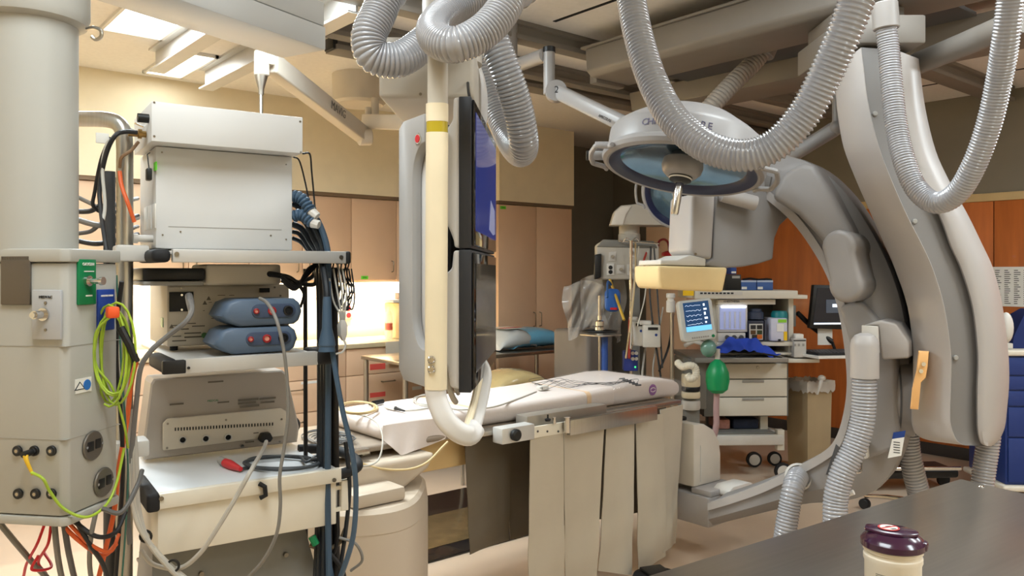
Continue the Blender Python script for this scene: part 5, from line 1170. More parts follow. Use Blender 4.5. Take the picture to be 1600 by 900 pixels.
for k in range(6):
    pts = [(848 + 6*k*0, 602), (826 + 5*k, 594 + 3*k), (850 + 8*k, 591 + 2*(k % 3)), (885 + 4*k, 606 - 2*k), (920 + 6*k, 598 + 2*(k % 2)), (955 + 8*k, 602 - 2*k), (968 + 5*k, 592 + 2*k)]
    m = MB(); m.tube(spl([PZ(x, y, .96 + .0006*k + max(0, (x-930))*.00022) for x, y in pts], 6), .0011, 6)
    e = thing('electrode_lead', 'thin dark electrode lead tangled on the middle of the mattress', 'lead', PZ(*pts[3], .96), group='electrode leads on the mattress')
    part('lead_wire', m, CABB, e)
    a = PZ(*pts[-1], .96 + (pts[-1][0]-930)*.00022 + .002); part('lead_clip', MB().tube([a, a + Vector((.03, -.01, 0))], .0045, 8), DGREY, e)
# glossy dark mat on the floor beyond the table
MATM = mat('black_floor_mat', '#141318', .25, var=.3, scale=14, coat=.4, bump=.3, bscale=30)
e = thing('floor_mat', 'black rubber mat with a shiny centre tinted as a gold reflection on the floor behind the table', 'mat', (2.4, 4.1, .001))
part('mat_border', MB().box(1.2, 3.4, 3.55, 4.6, .001, .014, .005), MATM, e)
part('mat_centre', MB().box(1.3, 3.3, 3.7, 4.2, .0141, .016, .001), mat('mat_centre_reflection', '#a8926a', .26, .75, .25, 12, bump=.4, bscale=60), e)  # gold tone stands in for the lit wall reflected in the mat
m = MB(); m.lathe([(.12, .0), (.13, .02), (.12, .05), (.06, .06), (.001, .06)], W(.72, 3.95, .001), n=28)
e = thing('foot_pedal', 'black foot pedal on the floor at the corner of the steel table', 'pedal', W(.72, 3.95, 0)); part('pedal_base', m, RUBBER, e); part('pedal_plate', MB().at(FR(.72, 3.95, 0, 20)).box(-.06, .06, -.08, .08, .06, .075, .006), BLACK, e)

# ================= long steel table behind the patient table =================
S = mat('worn_steel_top', '#a19a8e', .28, .9, .06, 4)
e = thing('steel_table', 'long steel work table behind the monitors, blue packet on it', 'table', (4.15, 5.42, 0))
part('table_top', MB().box(3.2, 5.1, 5.1, 5.75, .845, .875, .004), S, e)
part('under_shelf', MB().box(3.25, 5.05, 5.15, 5.7, .3, .32, .003), S, e)
for x in (3.23, 5.07):
    for y in (5.13, 5.72): part('leg', MB().cyl((x, y, 0), (x, y, .845), .02, 14), STEEL, e)
q = PY(812, 545, 5.4)
BLUEP = mat('blue_packet_film', '#6fb6dc', .3, var=.06, coat=.4, bump=.5, bscale=18); 
e = thing('drape_pack', 'puffy pale blue and clear plastic packet with a red label on the steel table', 'packet', q)
x0, x1 = PY(763, 545, 5.4).x, PY(868, 540, 5.4).x
def puff(x0, x1, y0, y1, z0, h, sd):
    r = random.Random(sd); n, k = 16, 20; rings = []
    for i in range(n+1):
        t = i/n; s = math.sin(PI*t)**.42 if 0 < t < 1 else .06; rr = []
        for j in range(k):
            a = 2*PI*j/k; ca_, sa_ = math.cos(a), math.sin(a)
            hh = h/2*s*(math.copysign(abs(sa_)**.75, sa_)) * (1 + .07*r.uniform(-1, 1)); rr.append(Vector((x0 + (x1-x0)*t, (y0+y1)/2 + (y1-y0)/2*(.8+.2*s)*math.copysign(abs(ca_)**.7, ca_), z0 + h/2*s + hh + .001)))
        rings.append(rr)
    return MB().loft(rings)
part('packet_body', puff(x0 + .15, x1, 5.2, 5.62, .884, .17, 4), BLUEP, e, sharp=80)
part('clear_end', puff(x0, x0 + .42, 5.2, 5.62, .884, .18, 6), mat('clear_packet', '#e4eaec', .15, alpha=.85, coat=.6, bump=.6, bscale=30), e, sharp=80)
part('packet_label', MB().box(x0 + .08, x0 + .3, 5.25, 5.5, 1.064, 1.067, .001), PAPER, e); part('label_stripe', MB().box(x0 + .08, x0 + .3, 5.3, 5.36, 1.0672, 1.069), RED, e)
q = PY(800, 592, 4.5)
e = thing('clear_bag', 'crumpled clear bag of pale contents behind the mattress under the steel table edge', 'bag', (q.x, 4.5, .7))
st_ = thing('step_cart', 'low grey trolley behind the mattress holding the crumpled clear bag', 'cart', (q.x, 4.5, 0))
part('trolley_top', MB().box(q.x-.35, q.x+.35, 4.3, 4.75, .66, .69, .005), S, st_)
for sx in (-.3, .3):
    for yy in (4.34, 4.7): part('leg', MB().cyl((q.x+sx, yy, 0), (q.x+sx, yy, .66), .014, 12), STEEL, st_)
part('bag_body', puff(q.x - .25, q.x + .25, 4.34, 4.7, .698, .14, 9), mat('amber_clear_film', '#dcc690', .2, alpha=.8, coat=.6, bump=.7, bscale=25), e, sharp=80)
# ================= anaesthesia machine =================
AW = mat('machine_cream', '#d6d0c2', .45, var=.015)
AG = mat('machine_grey', '#9d9a94', .5)
AD = 6.0
Ma = FR((1175 - CX)/F*AD, AD, 0, 2)
def aq(px, py, y=0.): return hit(px, py, Ma, 1, y)
am = thing('anaesthesia_machine', 'cream anaesthesia trolley with three drawers and shelves in front of the wood panelling', 'anaesthesia machine', M=Matrix(Ma))
def abox(x0, y0, x1, y1, d0, d1, m_, name, par=None, bev=.004, lab=None):
    a, b = aq(x0, y1, d0), aq(x1, y0, d0)
    return part(name, MB().at(Ma).box(a.x, b.x, d0, d1, a.z, b.z, bev), m_, par or am, label=lab)
abox(1100, 566, 1232, 651, .03, .5, AG, 'drawer_housing')
for i, (a, b) in enumerate(((568, 592), (593, 620), (621, 650))):
    d = abox(1121, a, 1230, b, 0, .03, AW, 'drawer', None, .005)
    if i: abox(1160, a+1, 1194, a+5, -.006, .0, GREY, 'drawer_grip', d, .002)
    else: q = aq(1184, 574, 0); part('lock', MB().at(Ma).lathe([(.012, 0), (.01, .004)], (q.x, 0, q.z), (0, -1, 0), 14), SCREWM, d)
abox(1086, 559, 1232, 567, -.16, .5, mat('dull_worktop', '#8d8a85', .35, .3), 'work_surface'); abox(1232, 561, 1281, 567, -.05, .4, AW, 'side_leaf')
abox(1120, 466, 1238, 560, .38, .42, AG, 'rear_panel', None, .002)
abox(1232, 466, 1240, 557, .05, .42, AW, 'side_post'); abox(1114, 466, 1122, 557, .05, .42, AW, 'side_post')
abox(1120, 534, 1240, 541, .0, .4, AW, 'middle_shelf'); abox(1120, 551, 1240, 555, .02, .4, AW, 'lower_rail')
tp_ = abox(1085, 454, 1247, 467, -.06, .45, AW, 'top_shelf', None, .006); abox(1246, 461, 1262, 467, -.06, .3, AW, 'shelf_lug', tp_)
abox(1092, 456, 1160, 461, -.064, -.06, PALE, 'label_strip', tp_, 0)
m = MB().at(Ma)
for i in range(9): a = aq(1094 + i*6, 459.5, -.064); b = aq(1098 + i*6, 457, -.064); m.box(a.x, b.x, -.066, -.064, a.z, b.z)
part('label_print', m, INK, tp_)
abox(1122, 468, 1212, 476, -.01, .3, AW, 'header'); 
text('ANESTHESIA', .022, Ma @ aq(1143, 471, -.0115), W(1,0,0), up, am, INK, label='small grey heading')
fl = abox(1122, 476, 1168, 519, -.005, .2, PALE, 'flowmeter_panel')
abox(1125, 480, 1165, 515, -.012, -.005, mat('lit_flow_glass', '#8f97b8', .25, emit='#aab4e6', estr=.35), 'flowmeter_window', fl, .002)
abox(1127, 478, 1166, 481, -.016, -.012, mat('panel_lamp', '#ffffff', .5, emit='#dfe6ff', estr=4), 'panel_lamp', fl, 0)
for i in range(4): abox(1131 + i*8, 487, 1134 + i*8, 513, -.016, -.012, mat('flow_tube', '#c6cbe0', .2), 'flow_tube', fl, .001)
kp = abox(1122, 520, 1165, 534, -.005, .2, PALE, 'knob_panel')
for px in (1136, 1147, 1158):
    q = aq(px, 527, -.005); part('knob', MB().at(Ma).lathe([(.017, 0), (.016, .014), (.012, .018), (.001, .018)], (q.x, -.005, q.z), (0, -1, 0), 16), DGREY, kp)
abox(1188, 650, 1200, 674, .1, .14, AW, 'leg'); abox(1104, 640, 1114, 690, .3, .34, AG, 'leg')
bs = abox(1086, 680, 1226, 697, -.08, .5, PALE, 'base_shelf', None, .012)
a, b = aq(1100, 680, -.08), aq(1215, 680, -.08)
part('base_tread', MB().at(Ma).box(a.x, b.x, -.04, .46, a.z, a.z+.006, .002), AG, bs)
abox(1215, 672, 1226, 704, -.06, .0, AW, 'corner_leg', bs)
for px, py, d_, r in ((1223, 712, -.03, .062), (1178, 706, .35, .06), (1100, 712, -.03, .062), (1210, 700, .4, .055)):
    q = aq(px, py, d_); z = r + .001
    w_ = part('caster', MB().at(Ma).lathe([(r*.75, -.016), (r, -.014), (r, .014), (r*.75, .016)], (q.x, d_, z), (0, -1, 0), 28), RUBBER, am)
    part('caster_hub', MB().at(Ma).lathe([(r*.72, -.018), (r*.72, .018), (r*.6, .02)], (q.x, d_, z), (0, -1, 0), 24), PALE, w_)
# breathing block at its left, with banded canister
bl = abox(1068, 560, 1104, 640, -.05, .25, AG, 'breathing_block', None, .01)
for y0, y1, mm in ((585, 604, CREAM), (604, 611, BLACK), (612, 622, CREAM), (626, 640, PALE)):
    q0, q1 = aq(1066, y1, -.1), aq(1095, y0, -.1); cxm = (q0.x+q1.x)/2; r = (q1.x-q0.x)/2
    part('canister_band', MB().at(Ma).lathe([(r*.94, q0.z), (r, q0.z+.01), (r, q1.z-.01), (r*.94, q1.z)], (cxm, -.08, 0), (0,0,1), 24), mm, bl)
q0 = aq(1080, 680, -.08); part('block_leg', MB().at(Ma).box(q0.x-.05, q0.x+.06, -.1, .1, aq(1080, 694, -.08).z, aq(1080, 640, -.08).z, .008), AG, bl)
hs = mat('white_breathing_hose', '#e2dccb', .5)
m = MB(); m.hose([P(1058, 566, 5.6), P(1066, 573, 5.55), P(1078, 571, 5.5), P(1086, 575, 5.5), P(1087, 587, 5.5), P(1079, 592, 5.5), P(1074, 586, 5.52)], .026, .014, .1); part('breathing_hose', m, hs, am)
m = MB(); m.tube([P(1106, 540, 5.7), P(1085, 533, 5.75), P(1070, 540, 5.8)], .016, 10); part('hose_elbow', m, PALE, am)
# things on and round it
m = MB(); q = P(1121, 588, 5.55)
m.lathe([(.012, .13), (.02, .115), (.05, .09), (.078, .03), (.082, -.03), (.07, -.09), (.04, -.115), (.001, -.118)], q, n=28)
e = thing('breathing_bag', 'bright green breathing bag hanging at the left of the cream drawers', 'bag', q - Vector((0,0,.118)))
part('bag_body', m, mat('green_bag_rubber', '#159a5e', .35, var=.08), e); part('bag_neck', MB().cyl(q + Vector((0,0,.12)), q + Vector((0,0,.19)), .018, 14), PALE, e)
m = MB(); c_ = P(1106, 544, 5.55); m.lathe([(.055, 0), (.06, .012), (.05, .03), (.03, .05), (.012, .055)], c_, -W(-.2, 1, 0), 28)
e = thing('face_mask', 'clear green anaesthesia mask hanging above the green bag', 'mask', c_); part('mask_cushion', m, mat('sea_green_mask', '#6f9a8e', .25, coat=.4), e)
cable([P(1120, 612, 5.6), P(1119, 640, 5.6), P(1119, 665, 5.6), P(1112, 690, 5.62), P(1098, 694, 5.65)], .021, mat('pink_tubing', '#b7989a', .4), 'pinkish clear tube hanging down from the green breathing bag', n=12, cat='tubing')
e = thing('patient_monitor', 'tilted white tablet-like monitor with lit waveforms left of the anaesthesia trolley', 'monitor', P(1090, 530, 5.5))
o = P(1089, 500, 5.5); ex = (P(1112, 468, 5.52) - P(1060, 474, 5.48)).normalized(); ez = (P(1060, 474, 5.48) - P(1072, 535, 5.46)); ez = (ez - ex*ez.dot(ex)).normalized(); ey = ez.cross(ex)
Mn = Matrix(((ex.x, ey.x, ez.x, o.x), (ex.y, ey.y, ez.y, o.y), (ex.z, ey.z, ez.z, o.z), (0, 0, 0, 1)))
part('monitor_housing', MB().at(Mn).prism(rrect(.245, .285, .03, 5), -.015, .05, 1, .01, 3), mat('monitor_pale', '#c9cac5', .45), e)
sc = part('screen', MB().at(Mn).box(-.092, .092, -.018, -.014, -.075, .125), mat('monitor_screen', '#1d3350', .2, emit='#2b4e78', estr=.55), e)
LT = mat('screen_white', '#ffffff', .5, emit='#cfe4ff', estr=1.3)
m = MB().at(Mn); m.box(-.092, .092, -.019, -.018, -.075, -.04)
part('screen_band', m, mat('screen_cyan', '#6fb4dc', .5, emit='#62b4e4', estr=1.0), sc)
for k in range(5):
    z = .1 - k*.032; pts = [Vector((-.08 + .01*i, -.0192, z + (.009*math.sin(i*2.2 + k) if i % 3 == 1 else .001*math.sin(i*5)))) for i in range(12)]
    part('waveform', MB().at(Mn).tube(pts, .0009, 5), LT, sc)
for k, (z, h) in enumerate(((.1, .016), (.07, .012), (.04, .02), (.008, .014), (-.02, .012))): part('reading', MB().at(Mn).box(.05, .05 + .012 + .01*(k % 2), -.0195, -.018, z - h/2, z + h/2), LT, sc)
part('green_key', MB().at(Mn).lathe([(.011, 0), (.01, .004)], (.095, -.015, -.12), (0, -1, 0), 16), GREEN, e)
m = MB().at(Mn)
for i in range(8): m.box(-.06 + i*.016, -.05 + i*.016, -.017, -.0148, -.124, -.114)
part('key_row', m, GREY, e)
part('monitor_arm', MB().tube(spl([o + W(0,.05,0), o + W(.02,.2,-.05), P(1110, 560, 5.9)], 5), .018, 12), AG, e)
e = thing('wall_module', 'white cylinder module on a pole above the tilted monitor', 'module', P(1048, 500, 5.7))
part('pole', MB().cyl(P(1050, 470, 5.7), Vector((P(1050, 470, 5.7).x, P(1050, 470, 5.7).y, .0)), .014, 12), STEEL, e)
part('module_body', MB().lathe([(.03, 0), (.032, .01), (.032, .08), (.024, .085), (.024, .1), (.032, .105), (.032, .13), (.028, .135)], P(1048, 488, 5.7), n=20), WHITE, e)
solo('sticky_note', MB().at(Ma).box(aq(1067, 460, -.07).x, aq(1084, 460, -.07).x, -.07, -.066, aq(1067, 462, -.07).z, aq(1067, 452, -.07).z), mat('yellow_note', '#f0c31e', .7), 'yellow note stuck at the left end of the trolley top shelf', 'note')
def abx(x0, y0, x1, y1, d0, d1, m_, name, label, cat, bev=.004): 
    a, b = aq(x0, y1, d0), aq(x1, y0, d0); o_ = Ma @ Vector(((a.x+b.x)/2, (d0+d1)/2, a.z)); e = thing(name, label, cat, o_)
    part('body', MB().at(Ma).box(a.x, b.x, d0, d1, a.z, b.z, bev), m_, e); return e
def apt(e, x0, y0, x1, y1, d0, d1, m_, name, bev=.002): a, b = aq(x0, y1, d0), aq(x1, y0, d0); return part(name, MB().at(Ma).box(a.x, b.x, d0, d1, a.z, b.z, bev), m_, e)
e = abx(1133, 429, 1158, 453.4, .05, .25, BLACK, 'glove_dispenser', 'black tapered box on the trolley top shelf under the cream detector pad', 'box'); apt(e, 1144, 431, 1156, 435, .045, .05, GREY, 'box_print', 0)
e = abx(1142, 418, 1151, 428.6, .08, .2, NAVY, 'small_carton', 'small blue carton standing on the black tapered box', 'carton'); apt(e, 1143, 424, 1150, 427, .077, .08, PAPER, 'carton_print', 0)
BX = mat('blue_carton', '#3f5f9c', .6)
for a, b, lb_ in ((1158, 1182, 'blue and white glove carton right beside the black box on the top shelf'), (1183, 1208, 'right-hand blue and white glove carton at the end of the carton pair')):
    e = abx(a, 438, b, 453.4, .05, .28, BX, 'glove_carton', lb_, 'carton'); apt(e, a+1, 448, a+9, 452, .046, .05, PAPER, 'carton_label', 0); apt(e, a, 438, b, 441, .047, .05, mat('carton_pale', '#a9b6d0', .6), 'carton_edge', 0)
m = MB(); m.tube([Ma @ aq(x, y, .15) for x, y in ((1160, 437), (1172, 435), (1185, 437), (1198, 436), (1206, 437))], .008, 6); solo('tubing', m, BLACK, 'black tube lying across the two blue glove cartons', 'tubing')
e = abx(1169.5, 501, 1194, 533.4, -.02, .16, mat('vaporiser_navy', '#1d2236', .4), 'vaporiser', 'dark navy vaporiser with a small coloured window on the trolley shelf', 'vaporiser', .006)
q = aq(1180, 492, .06); part('dial', MB().at(Ma).lathe([(.06, -.03), (.06, .02), (.045, .028), (.045, .045), (.03, .05), (.001, .05)], (q.x, .06, q.z), (0,0,1), 24), mat('dial_blue_grey', '#3a4358', .4), e)
w_ = apt(e, 1171, 506, 1192, 531, -.026, -.02, PALE, 'front_plate', 0)
for x, y, c1 in ((1173, 508, '#2a2a2e'), (1183, 508, '#1c1c20'), (1173, 516, '#5a3a1c'), (1183, 516, '#2c3a1c'), (1175, 523, '#2a2420'), (1183, 523, '#c8641e')): apt(w_, x, y, x+8, y+6.4, -.029, -.026, mat('plate_' + c1[1:], c1, .4), 'plate_patch', 0)
e = abx(1204, 497, 1231, 533.4, -.02, .16, mat('vaporiser_white', '#cfcfe0', .4), 'vaporiser', 'white vaporiser with a teal cap and green label on the trolley shelf', 'vaporiser', .015)
q = aq(1217.5, 492, .06); part('dial', MB().at(Ma).lathe([(.06, -.03), (.06, .01), (.05, .03), (.001, .032)], (q.x, .06, q.z), (0,0,1), 24), mat('teal_cap', '#147c82', .4), e)
for x0, y0, x1, y1, mm in ((1216, 499, 1229, 504, mat('leaf_label', '#8fd03a', .6)), (1214, 506, 1225, 518, PAPER), (1225, 518, 1230, 532, mat('yellow_note', '#f0c31e', .7)), (1216, 530, 1220, 533, INK)): apt(e, x0, y0, x1, y1, -.024, -.02, mm, 'label_patch', 0)
e = abx(1241, 529, 1260, 558.6, -.03, .05, mat('carton_grey_white', '#c6c3bd', .6), 'tissue_carton', 'upright pale carton standing right of the white vaporiser', 'carton'); apt(e, 1240, 531, 1259, 533, -.034, -.03, DGREY, 'carton_stripe', 0)
for x in (1241, 1247, 1254): apt(e, x, 537, x+3, 541, -.034, -.03, GREY, 'carton_mark', 0)
apt(e, 1243, 522, 1256, 529, 0, .08, PAPER, 'tissue', .006)
e = abx(1195, 500, 1203, 533, .05, .15, mat('clear_blueish', '#b9bccd', .25, alpha=.6), 'plastic_cup', 'clear plastic cup stack between the two vaporisers', 'cup', .006)
# blue cloth bundle
def cloth(u, v):
    x = 1118 + 98*u; a = aq(x, 559, -.15 + .2*v); h = .155*math.sin(PI*min(1, u*1.05+.02))**.6*math.sin(PI*(.12+.76*v)) * (1 - .35*u)
    return Ma @ Vector((a.x + .02*math.sin(v*9+u*5), -.15 + .2*v, aq(1150, 558.8, -.16).z + .004 + h + .012*math.sin(u*19 + v*6)*math.sin(PI*v) + .008*math.sin(u*33)))
m = MB(); m.sheet(cloth, 36, 16, .004); solo('blue_cloth', m, mat('royal_blue_cloth', '#2b4cc0', .85, var=.1, bump=.3, bscale=30), 'crumpled royal blue cloth on the trolley work surface', 'cloth')
m = MB(); m.tube([Ma @ aq(x, y, -.15) for x, y in ((1150, 557), (1180, 551), (1206, 555), (1222, 559))], .006, 6); solo('cable', m, BLACK, 'black lead lying over the crumpled blue cloth', 'cable')
solo('pink_box', MB().at(Ma).box(aq(1118, 680, .1).x, aq(1141, 680, .1).x, .1, .3, aq(1120, 680, -.08).z+.008, aq(1120, 656, .1).z, .01), mat('pink_pack', '#c08a80', .6, var=.2, scale=30), 'pink printed pack on the trolley base shelf', 'pack')
solo('blue_pack', MB().at(Ma).box(aq(1146, 680, .1).x, aq(1186, 680, .1).x, .1, .32, aq(1120, 680, -.08).z+.008, aq(1120, 655, .1).z, .015), mat('dark_blue_pack', '#232d45', .7, var=.2, scale=20), 'dark blue pack on the trolley base shelf', 'pack')

# computer at the right of the trolley
Mp_ = FR((1300-CX)/F*6.2, 6.2, 0, 8)
def pq(px, py, y=0.): return hit(px, py, Mp_, 1, y)
e = thing('computer_monitor', 'black computer monitor with a dark screen right of the anaesthesia trolley', 'monitor', Mp_ @ pq(1300, 520))
pp = [(lambda h: (h.x, h.z))(pq(a, b)) for a, b in ((1272, 445), (1345, 447), (1345, 516), (1265, 513))]
part('monitor_case', MB().at(Mp_).prism(pp, 0, .045, 1, .006), BLACK, e)
pp = [(lambda h: (h.x, h.z))(pq(a, b)) for a, b in ((1277, 450), (1340, 451), (1340, 509), (1270, 507))]
s_ = part('screen', MB().at(Mp_).prism(pp, -.004, .0, 1), mat('dim_screen', '#15171d', .15, emit='#22252e', estr=.35), e)
def ppt(par, x0, y0, x1, y1, d, m_, name): a, b = pq(x0, y1, d), pq(x1, y0, d); return part(name, MB().at(Mp_).box(a.x, b.x, d, d+.002, a.z, b.z), m_, par)
ppt(s_, 1272, 504, 1340, 507, -.007, mat('screen_white', '#fff', .5), 'task_bar'); w_ = ppt(s_, 1291, 468, 1330, 489, -.007, mat('dialog', '#3c424c', .4, emit='#59616e', estr=.35), 'dialog_box'); ppt(w_, 1301, 475, 1313, 480, -.009, mat('screen_white', '#fff', .5), 'dialog_field')
m = MB(); m.tube([P(1246, 489, 6.27), P(1268, 510, 6.3), P(1300, 534, 6.25)], .02, 12); part('support_arm', m, BLACK, e)
part('wall_bracket', MB().at(Mp_).box(pq(1243, 520).x, pq(1254, 520).x, .1, .2, pq(1236, 512).z, pq(1236, 478).z, .006), AG, e)
m = MB(); m.tube([P(1300, 534, 6.25), P(1306, 550, 6.25), P(1304, 560, 6.25)], .012, 10); part('arm_drop', m, BLACK, e)
Mk2 = FR((1300-CX)/F*5.9, 5.9, 0, 8)
e = thing('keyboard_tray', 'white tray holding a black keyboard under the computer monitor', 'tray', P(1300, 552, 5.9))
tz_ = P(1300, 555, 5.9).z
part('tray_plate', MB().at(Mk2).prism([(-.21, .3), (-.14, -.06), (.3, -.06), (.3, .3)], tz_-.02, tz_, 2, .004), WHITE, e)
kb = thing('keyboard', 'black keyboard lying on the white tray beside the C-shaped arm', 'keyboard', P(1300, 548, 5.95))
part('keyboard_body', MB().at(Mk2).prism([(-.165, .26), (-.12, -.02), (.28, -.02), (.28, .26)], tz_+.001, tz_+.016, 2, .003), BLACK, kb)
for r_i in range(5):
    for c_i in range(14):
        x = -.13 + .0 + c_i*.028 - r_i*.007 + .03; y = .0 + r_i*.05
        if x < .265: part('key', MB().at(Mk2).box(x, x+.022, y, y+.038, tz_+.016, tz_+.022, .002), DGREY, kb)
solo('paper_note', MB().at(Mp_).box(pq(1283, 530).x, pq(1306, 530).x, .05, .054, pq(1283, 540).z, pq(1283, 514).z), PAPER, 'white paper hanging under the black computer monitor', 'paper')

# bin with a white bag
BN = mat('bin_tan', '#b09a78', .5); Mw = FR((1262-CX)/F*6.1, 6.1, 0, 20)
e = thing('waste_bin', 'tall square tan waste bin lined with a white bag, right of the trolley', 'bin', M=Matrix(Mw))
def sq(x0, x1, y0, y1, z): return [Mw @ Vector(p) for p in ((x0, y0, z), (x1, y0, z), (x1, y1, z), (x0, y1, z))]
zt_ = .70
part('bin_body', MB().loft([sq(0, .21, 0, .22, .002), sq(-.005, .225, -.005, .245, zt_-.05), sq(-.012, .232, -.012, .252, zt_-.05), sq(-.012, .232, -.012, .252, zt_-.02)]), BN, e, sharp=25)
bgm = mat('white_bin_liner', '#d3ccc2', .35, alpha=.92, bump=.6, bscale=24)
def liner(k, z, w): 
    out = []
    for i in range(48):
        t = i/48*4; s = int(t); f = t - s; cs = [(0,0),(1,0),(1,1),(0,1),(0,0)]; a, b = cs[s], cs[s+1]
        u, v = a[0]+(b[0]-a[0])*f, a[1]+(b[1]-a[1])*f; j = w*math.sin(i*2.7)+w*.6*math.sin(i*1.3)
        out.append(Mw @ Vector((-.015-k + (.25+2*k)*u, -.015-k + (.27+2*k)*v, z + j)))
    return out
part('bin_liner', MB().loft([liner(.006, zt_-.07, .012), liner(.008, zt_-.03, .004), liner(.006, zt_+.01, .006), liner(-.02, zt_+.014, .006), liner(-.03, zt_-.08, .004)], False, False), bgm, e, sharp=70)
kn = P(1284, 591, 6.05); part('liner_knot', MB().ball(kn, (.03, .03, .025), 12, 8).tube(spl([kn, kn + W(-.02, -.02, -.05), kn + W(-.04, -.02, -.12)], 4), [.02, .006], 8), bgm, e)

# ================= gas pendant with pumps =================
PW = mat('pendant_enamel', '#b9b4aa', .5, var=.02)
PD = 6.2; Mg = FR((980-CX)/F*PD, PD, 0, -4)
def gq(px, py, y=0.): return hit(px, py, Mg, 1, y)
gp = thing('gas_pendant', 'grey ceiling gas pendant with outlets in the dark corner beyond the table', 'gas pendant', M=Matrix(Mg))
def gprism(pts, y0, y1, m_, name, bev=.01, par=None): return part(name, MB().at(Mg).prism([(lambda h: (h.x, h.z))(gq(a, b, y0)) for a, b in pts], y0, y1, 1, bev, 3), m_, par or gp)
gprism(((954, 351), (960, 330), (970, 321), (1012, 317), (1080, 320), (1080, 352)), -.12, .16, PW, 'pendant_arm', .006)
gprism(((954, 352), (961, 331), (971, 322), (988, 321), (979, 334), (974, 352)), -.135, -.1, WHITE, 'arm_cap', .012)
m = MB(); q = gq(984, 352); m.at(Mg).lathe([(.085, gq(984, 376).z), (.085, gq(984, 366).z), (.08, gq(984, 365).z), (.08, gq(984, 351).z)], (q.x, .05, 0), n=28); part('neck', m, PW, gp)
part('ceiling_column', MB().at(Mg).lathe([(.09, gq(1075, 320).z), (.09, 3.0)], (gq(1075, 320).x, .05, 0), n=24), PW, gp)
gprism(((931, 382), (940, 377), (1025, 379), (1030, 384), (1030, 437), (931, 437)), -.13, .17, PW, 'pendant_head', .02)
gprism(((932, 386), (942, 374), (1022, 377), (1028, 388)), -.14, .18, AG, 'head_top', .01)
gprism(((929, 398), (940, 396), (939, 434), (928, 437)), -.17, -.12, BLACK, 'side_grip', .01)
for pts, mm, nm in ((((951, 394), (963, 393), (962, 408), (951, 408)), PALE, 'outlet_plate'), (((948, 412), (960, 412), (960, 430), (948, 430)), WHITE, 'power_socket'), (((983, 388), (992, 388), (992, 402), (983, 402)), WHITE, 'outlet_plate'), (((980, 413), (992, 413), (992, 430), (980, 430)), PALE, 'outlet_plate'), (((964, 414), (976, 414), (976, 428), (964, 428)), PALE, 'outlet_plate')):
    s_ = gprism(pts, -.138, -.128, mm, nm, .002)
    if nm == 'power_socket':
        for y in (418, 425): q = gq(954, y, -.14); part('socket_face', MB().at(Mg).lathe([(.016, 0), (.015, .004)], (q.x, -.138, q.z), (0, -1, 0), 14), BLACK, s_)
    else: c_ = (pts[0][0]+pts[1][0])/2; q = gq(c_, (pts[0][1]+pts[2][1])/2, -.14); part('nozzle', MB().at(Mg).lathe([(.014, 0), (.012, .03), (.008, .03)], (q.x, -.138, q.z), (0, -1, 0), 12), STEEL, s_)
m = MB(); q = [gq(x, y, -.145) for x, y in ((968, 379), (968, 384), (1028, 386), (1028, 381))]; m.at(Mg).tube([(gq(966, 378, -.145).x, -.145, gq(966, 378).z), (gq(966, 378, -.145).x, -.2, gq(966, 378).z), (gq(1028, 382, -.145).x, -.2, gq(1028, 382).z), (gq(1028, 382, -.145).x, -.145, gq(1028, 382).z)], .006, 8); part('hook_rail', m, CHROME, gp)
part('lower_column', MB().at(Mg).box(gq(985, 437).x, gq(1000, 437).x, 0, .1, .35, gq(985, 437).z, .008), AG, gp)
# IV poles, pumps and leads below it
e = thing('infusion_stand', 'chrome infusion stand with hanging lines in front of the gas pendant', 'infusion stand', Vector((P(986, 500, 5.9).x, P(986, 500, 5.9).y, 0)))
b0 = Vector((P(986, 500, 5.9).x, P(986, 500, 5.9).y, 0)); part('pole', MB().cyl(b0 + Vector((0,0,.1)), b0 + Vector((0,0,P(986, 376, 5.9).z)), .011, 14), CHROME, e)
for k in range(5): a = 2*PI*k/5; part('foot', MB().tube([b0 + Vector((0,0,.1)), b0 + Vector((.28*math.cos(a), .28*math.sin(a), .03))], [.015, .012], 10), STEEL, e)
m = MB()
for sx in (-.06, .06): m.tube(spl([P(986, 378, 5.9), P(986, 374, 5.9) + W(sx*.6, 0, .01), P(986, 378, 5.9) + W(sx, 0, 0), P(986, 382, 5.9) + W(sx*1.2, 0, .02)], 5), .005, 8)
part('hooks', m, CHROME, e)
pm = mat('pump_white', '#d2cec5', .45); 
for (x0, y0, x1, y1, d_, lb_) in ((1004, 508, 1032, 543, 5.75, 'white infusion pump on the right of the pair in front of the infusion stand'), (988, 502, 1006, 541, 5.82, 'white infusion pump on the left of the pair in front of the infusion stand')):
    A, B = P(x0, y1, d_), P(x1, y0, d_); Mq = FR((x0-CX)/F*d_, d_, 0, -6); w_ = (x1-x0)/F*d_
    e = thing('infusion_pump', lb_, 'infusion pump', Vector((A.x, A.y, A.z)))
    part('pump_body', MB().at(Mq).box(0, w_, 0, .12, A.z, B.z, .01), pm, e); part('pump_display', MB().at(Mq).box(w_*.3, w_*.85, -.004, 0, B.z-.035, B.z-.015), BLACK, e)
    part('pump_badge', MB().at(Mq).lathe([(.01, 0), (.009, .003)], (w_*.75, 0, B.z-.07), (0, -1, 0), 14), NAVY, e); part('pump_clamp', MB().at(Mq).box(-.02, w_*.5, .02, .1, B.z, B.z+.03, .006), WHITE, e)
d_ = 5.8; A, B = P(975, 580, d_), P(997, 549, d_); Mq = FR((975-CX)/F*d_, d_, 0, 0); w_ = 22/F*d_
e = thing('pump_module', 'blue pump module with small dials low on the infusion stand', 'pump', A)
part('module_body', MB().at(Mq).box(0, w_, 0, .1, A.z, B.z, .008), mat('pump_blue', '#2a3c8c', .45), e)
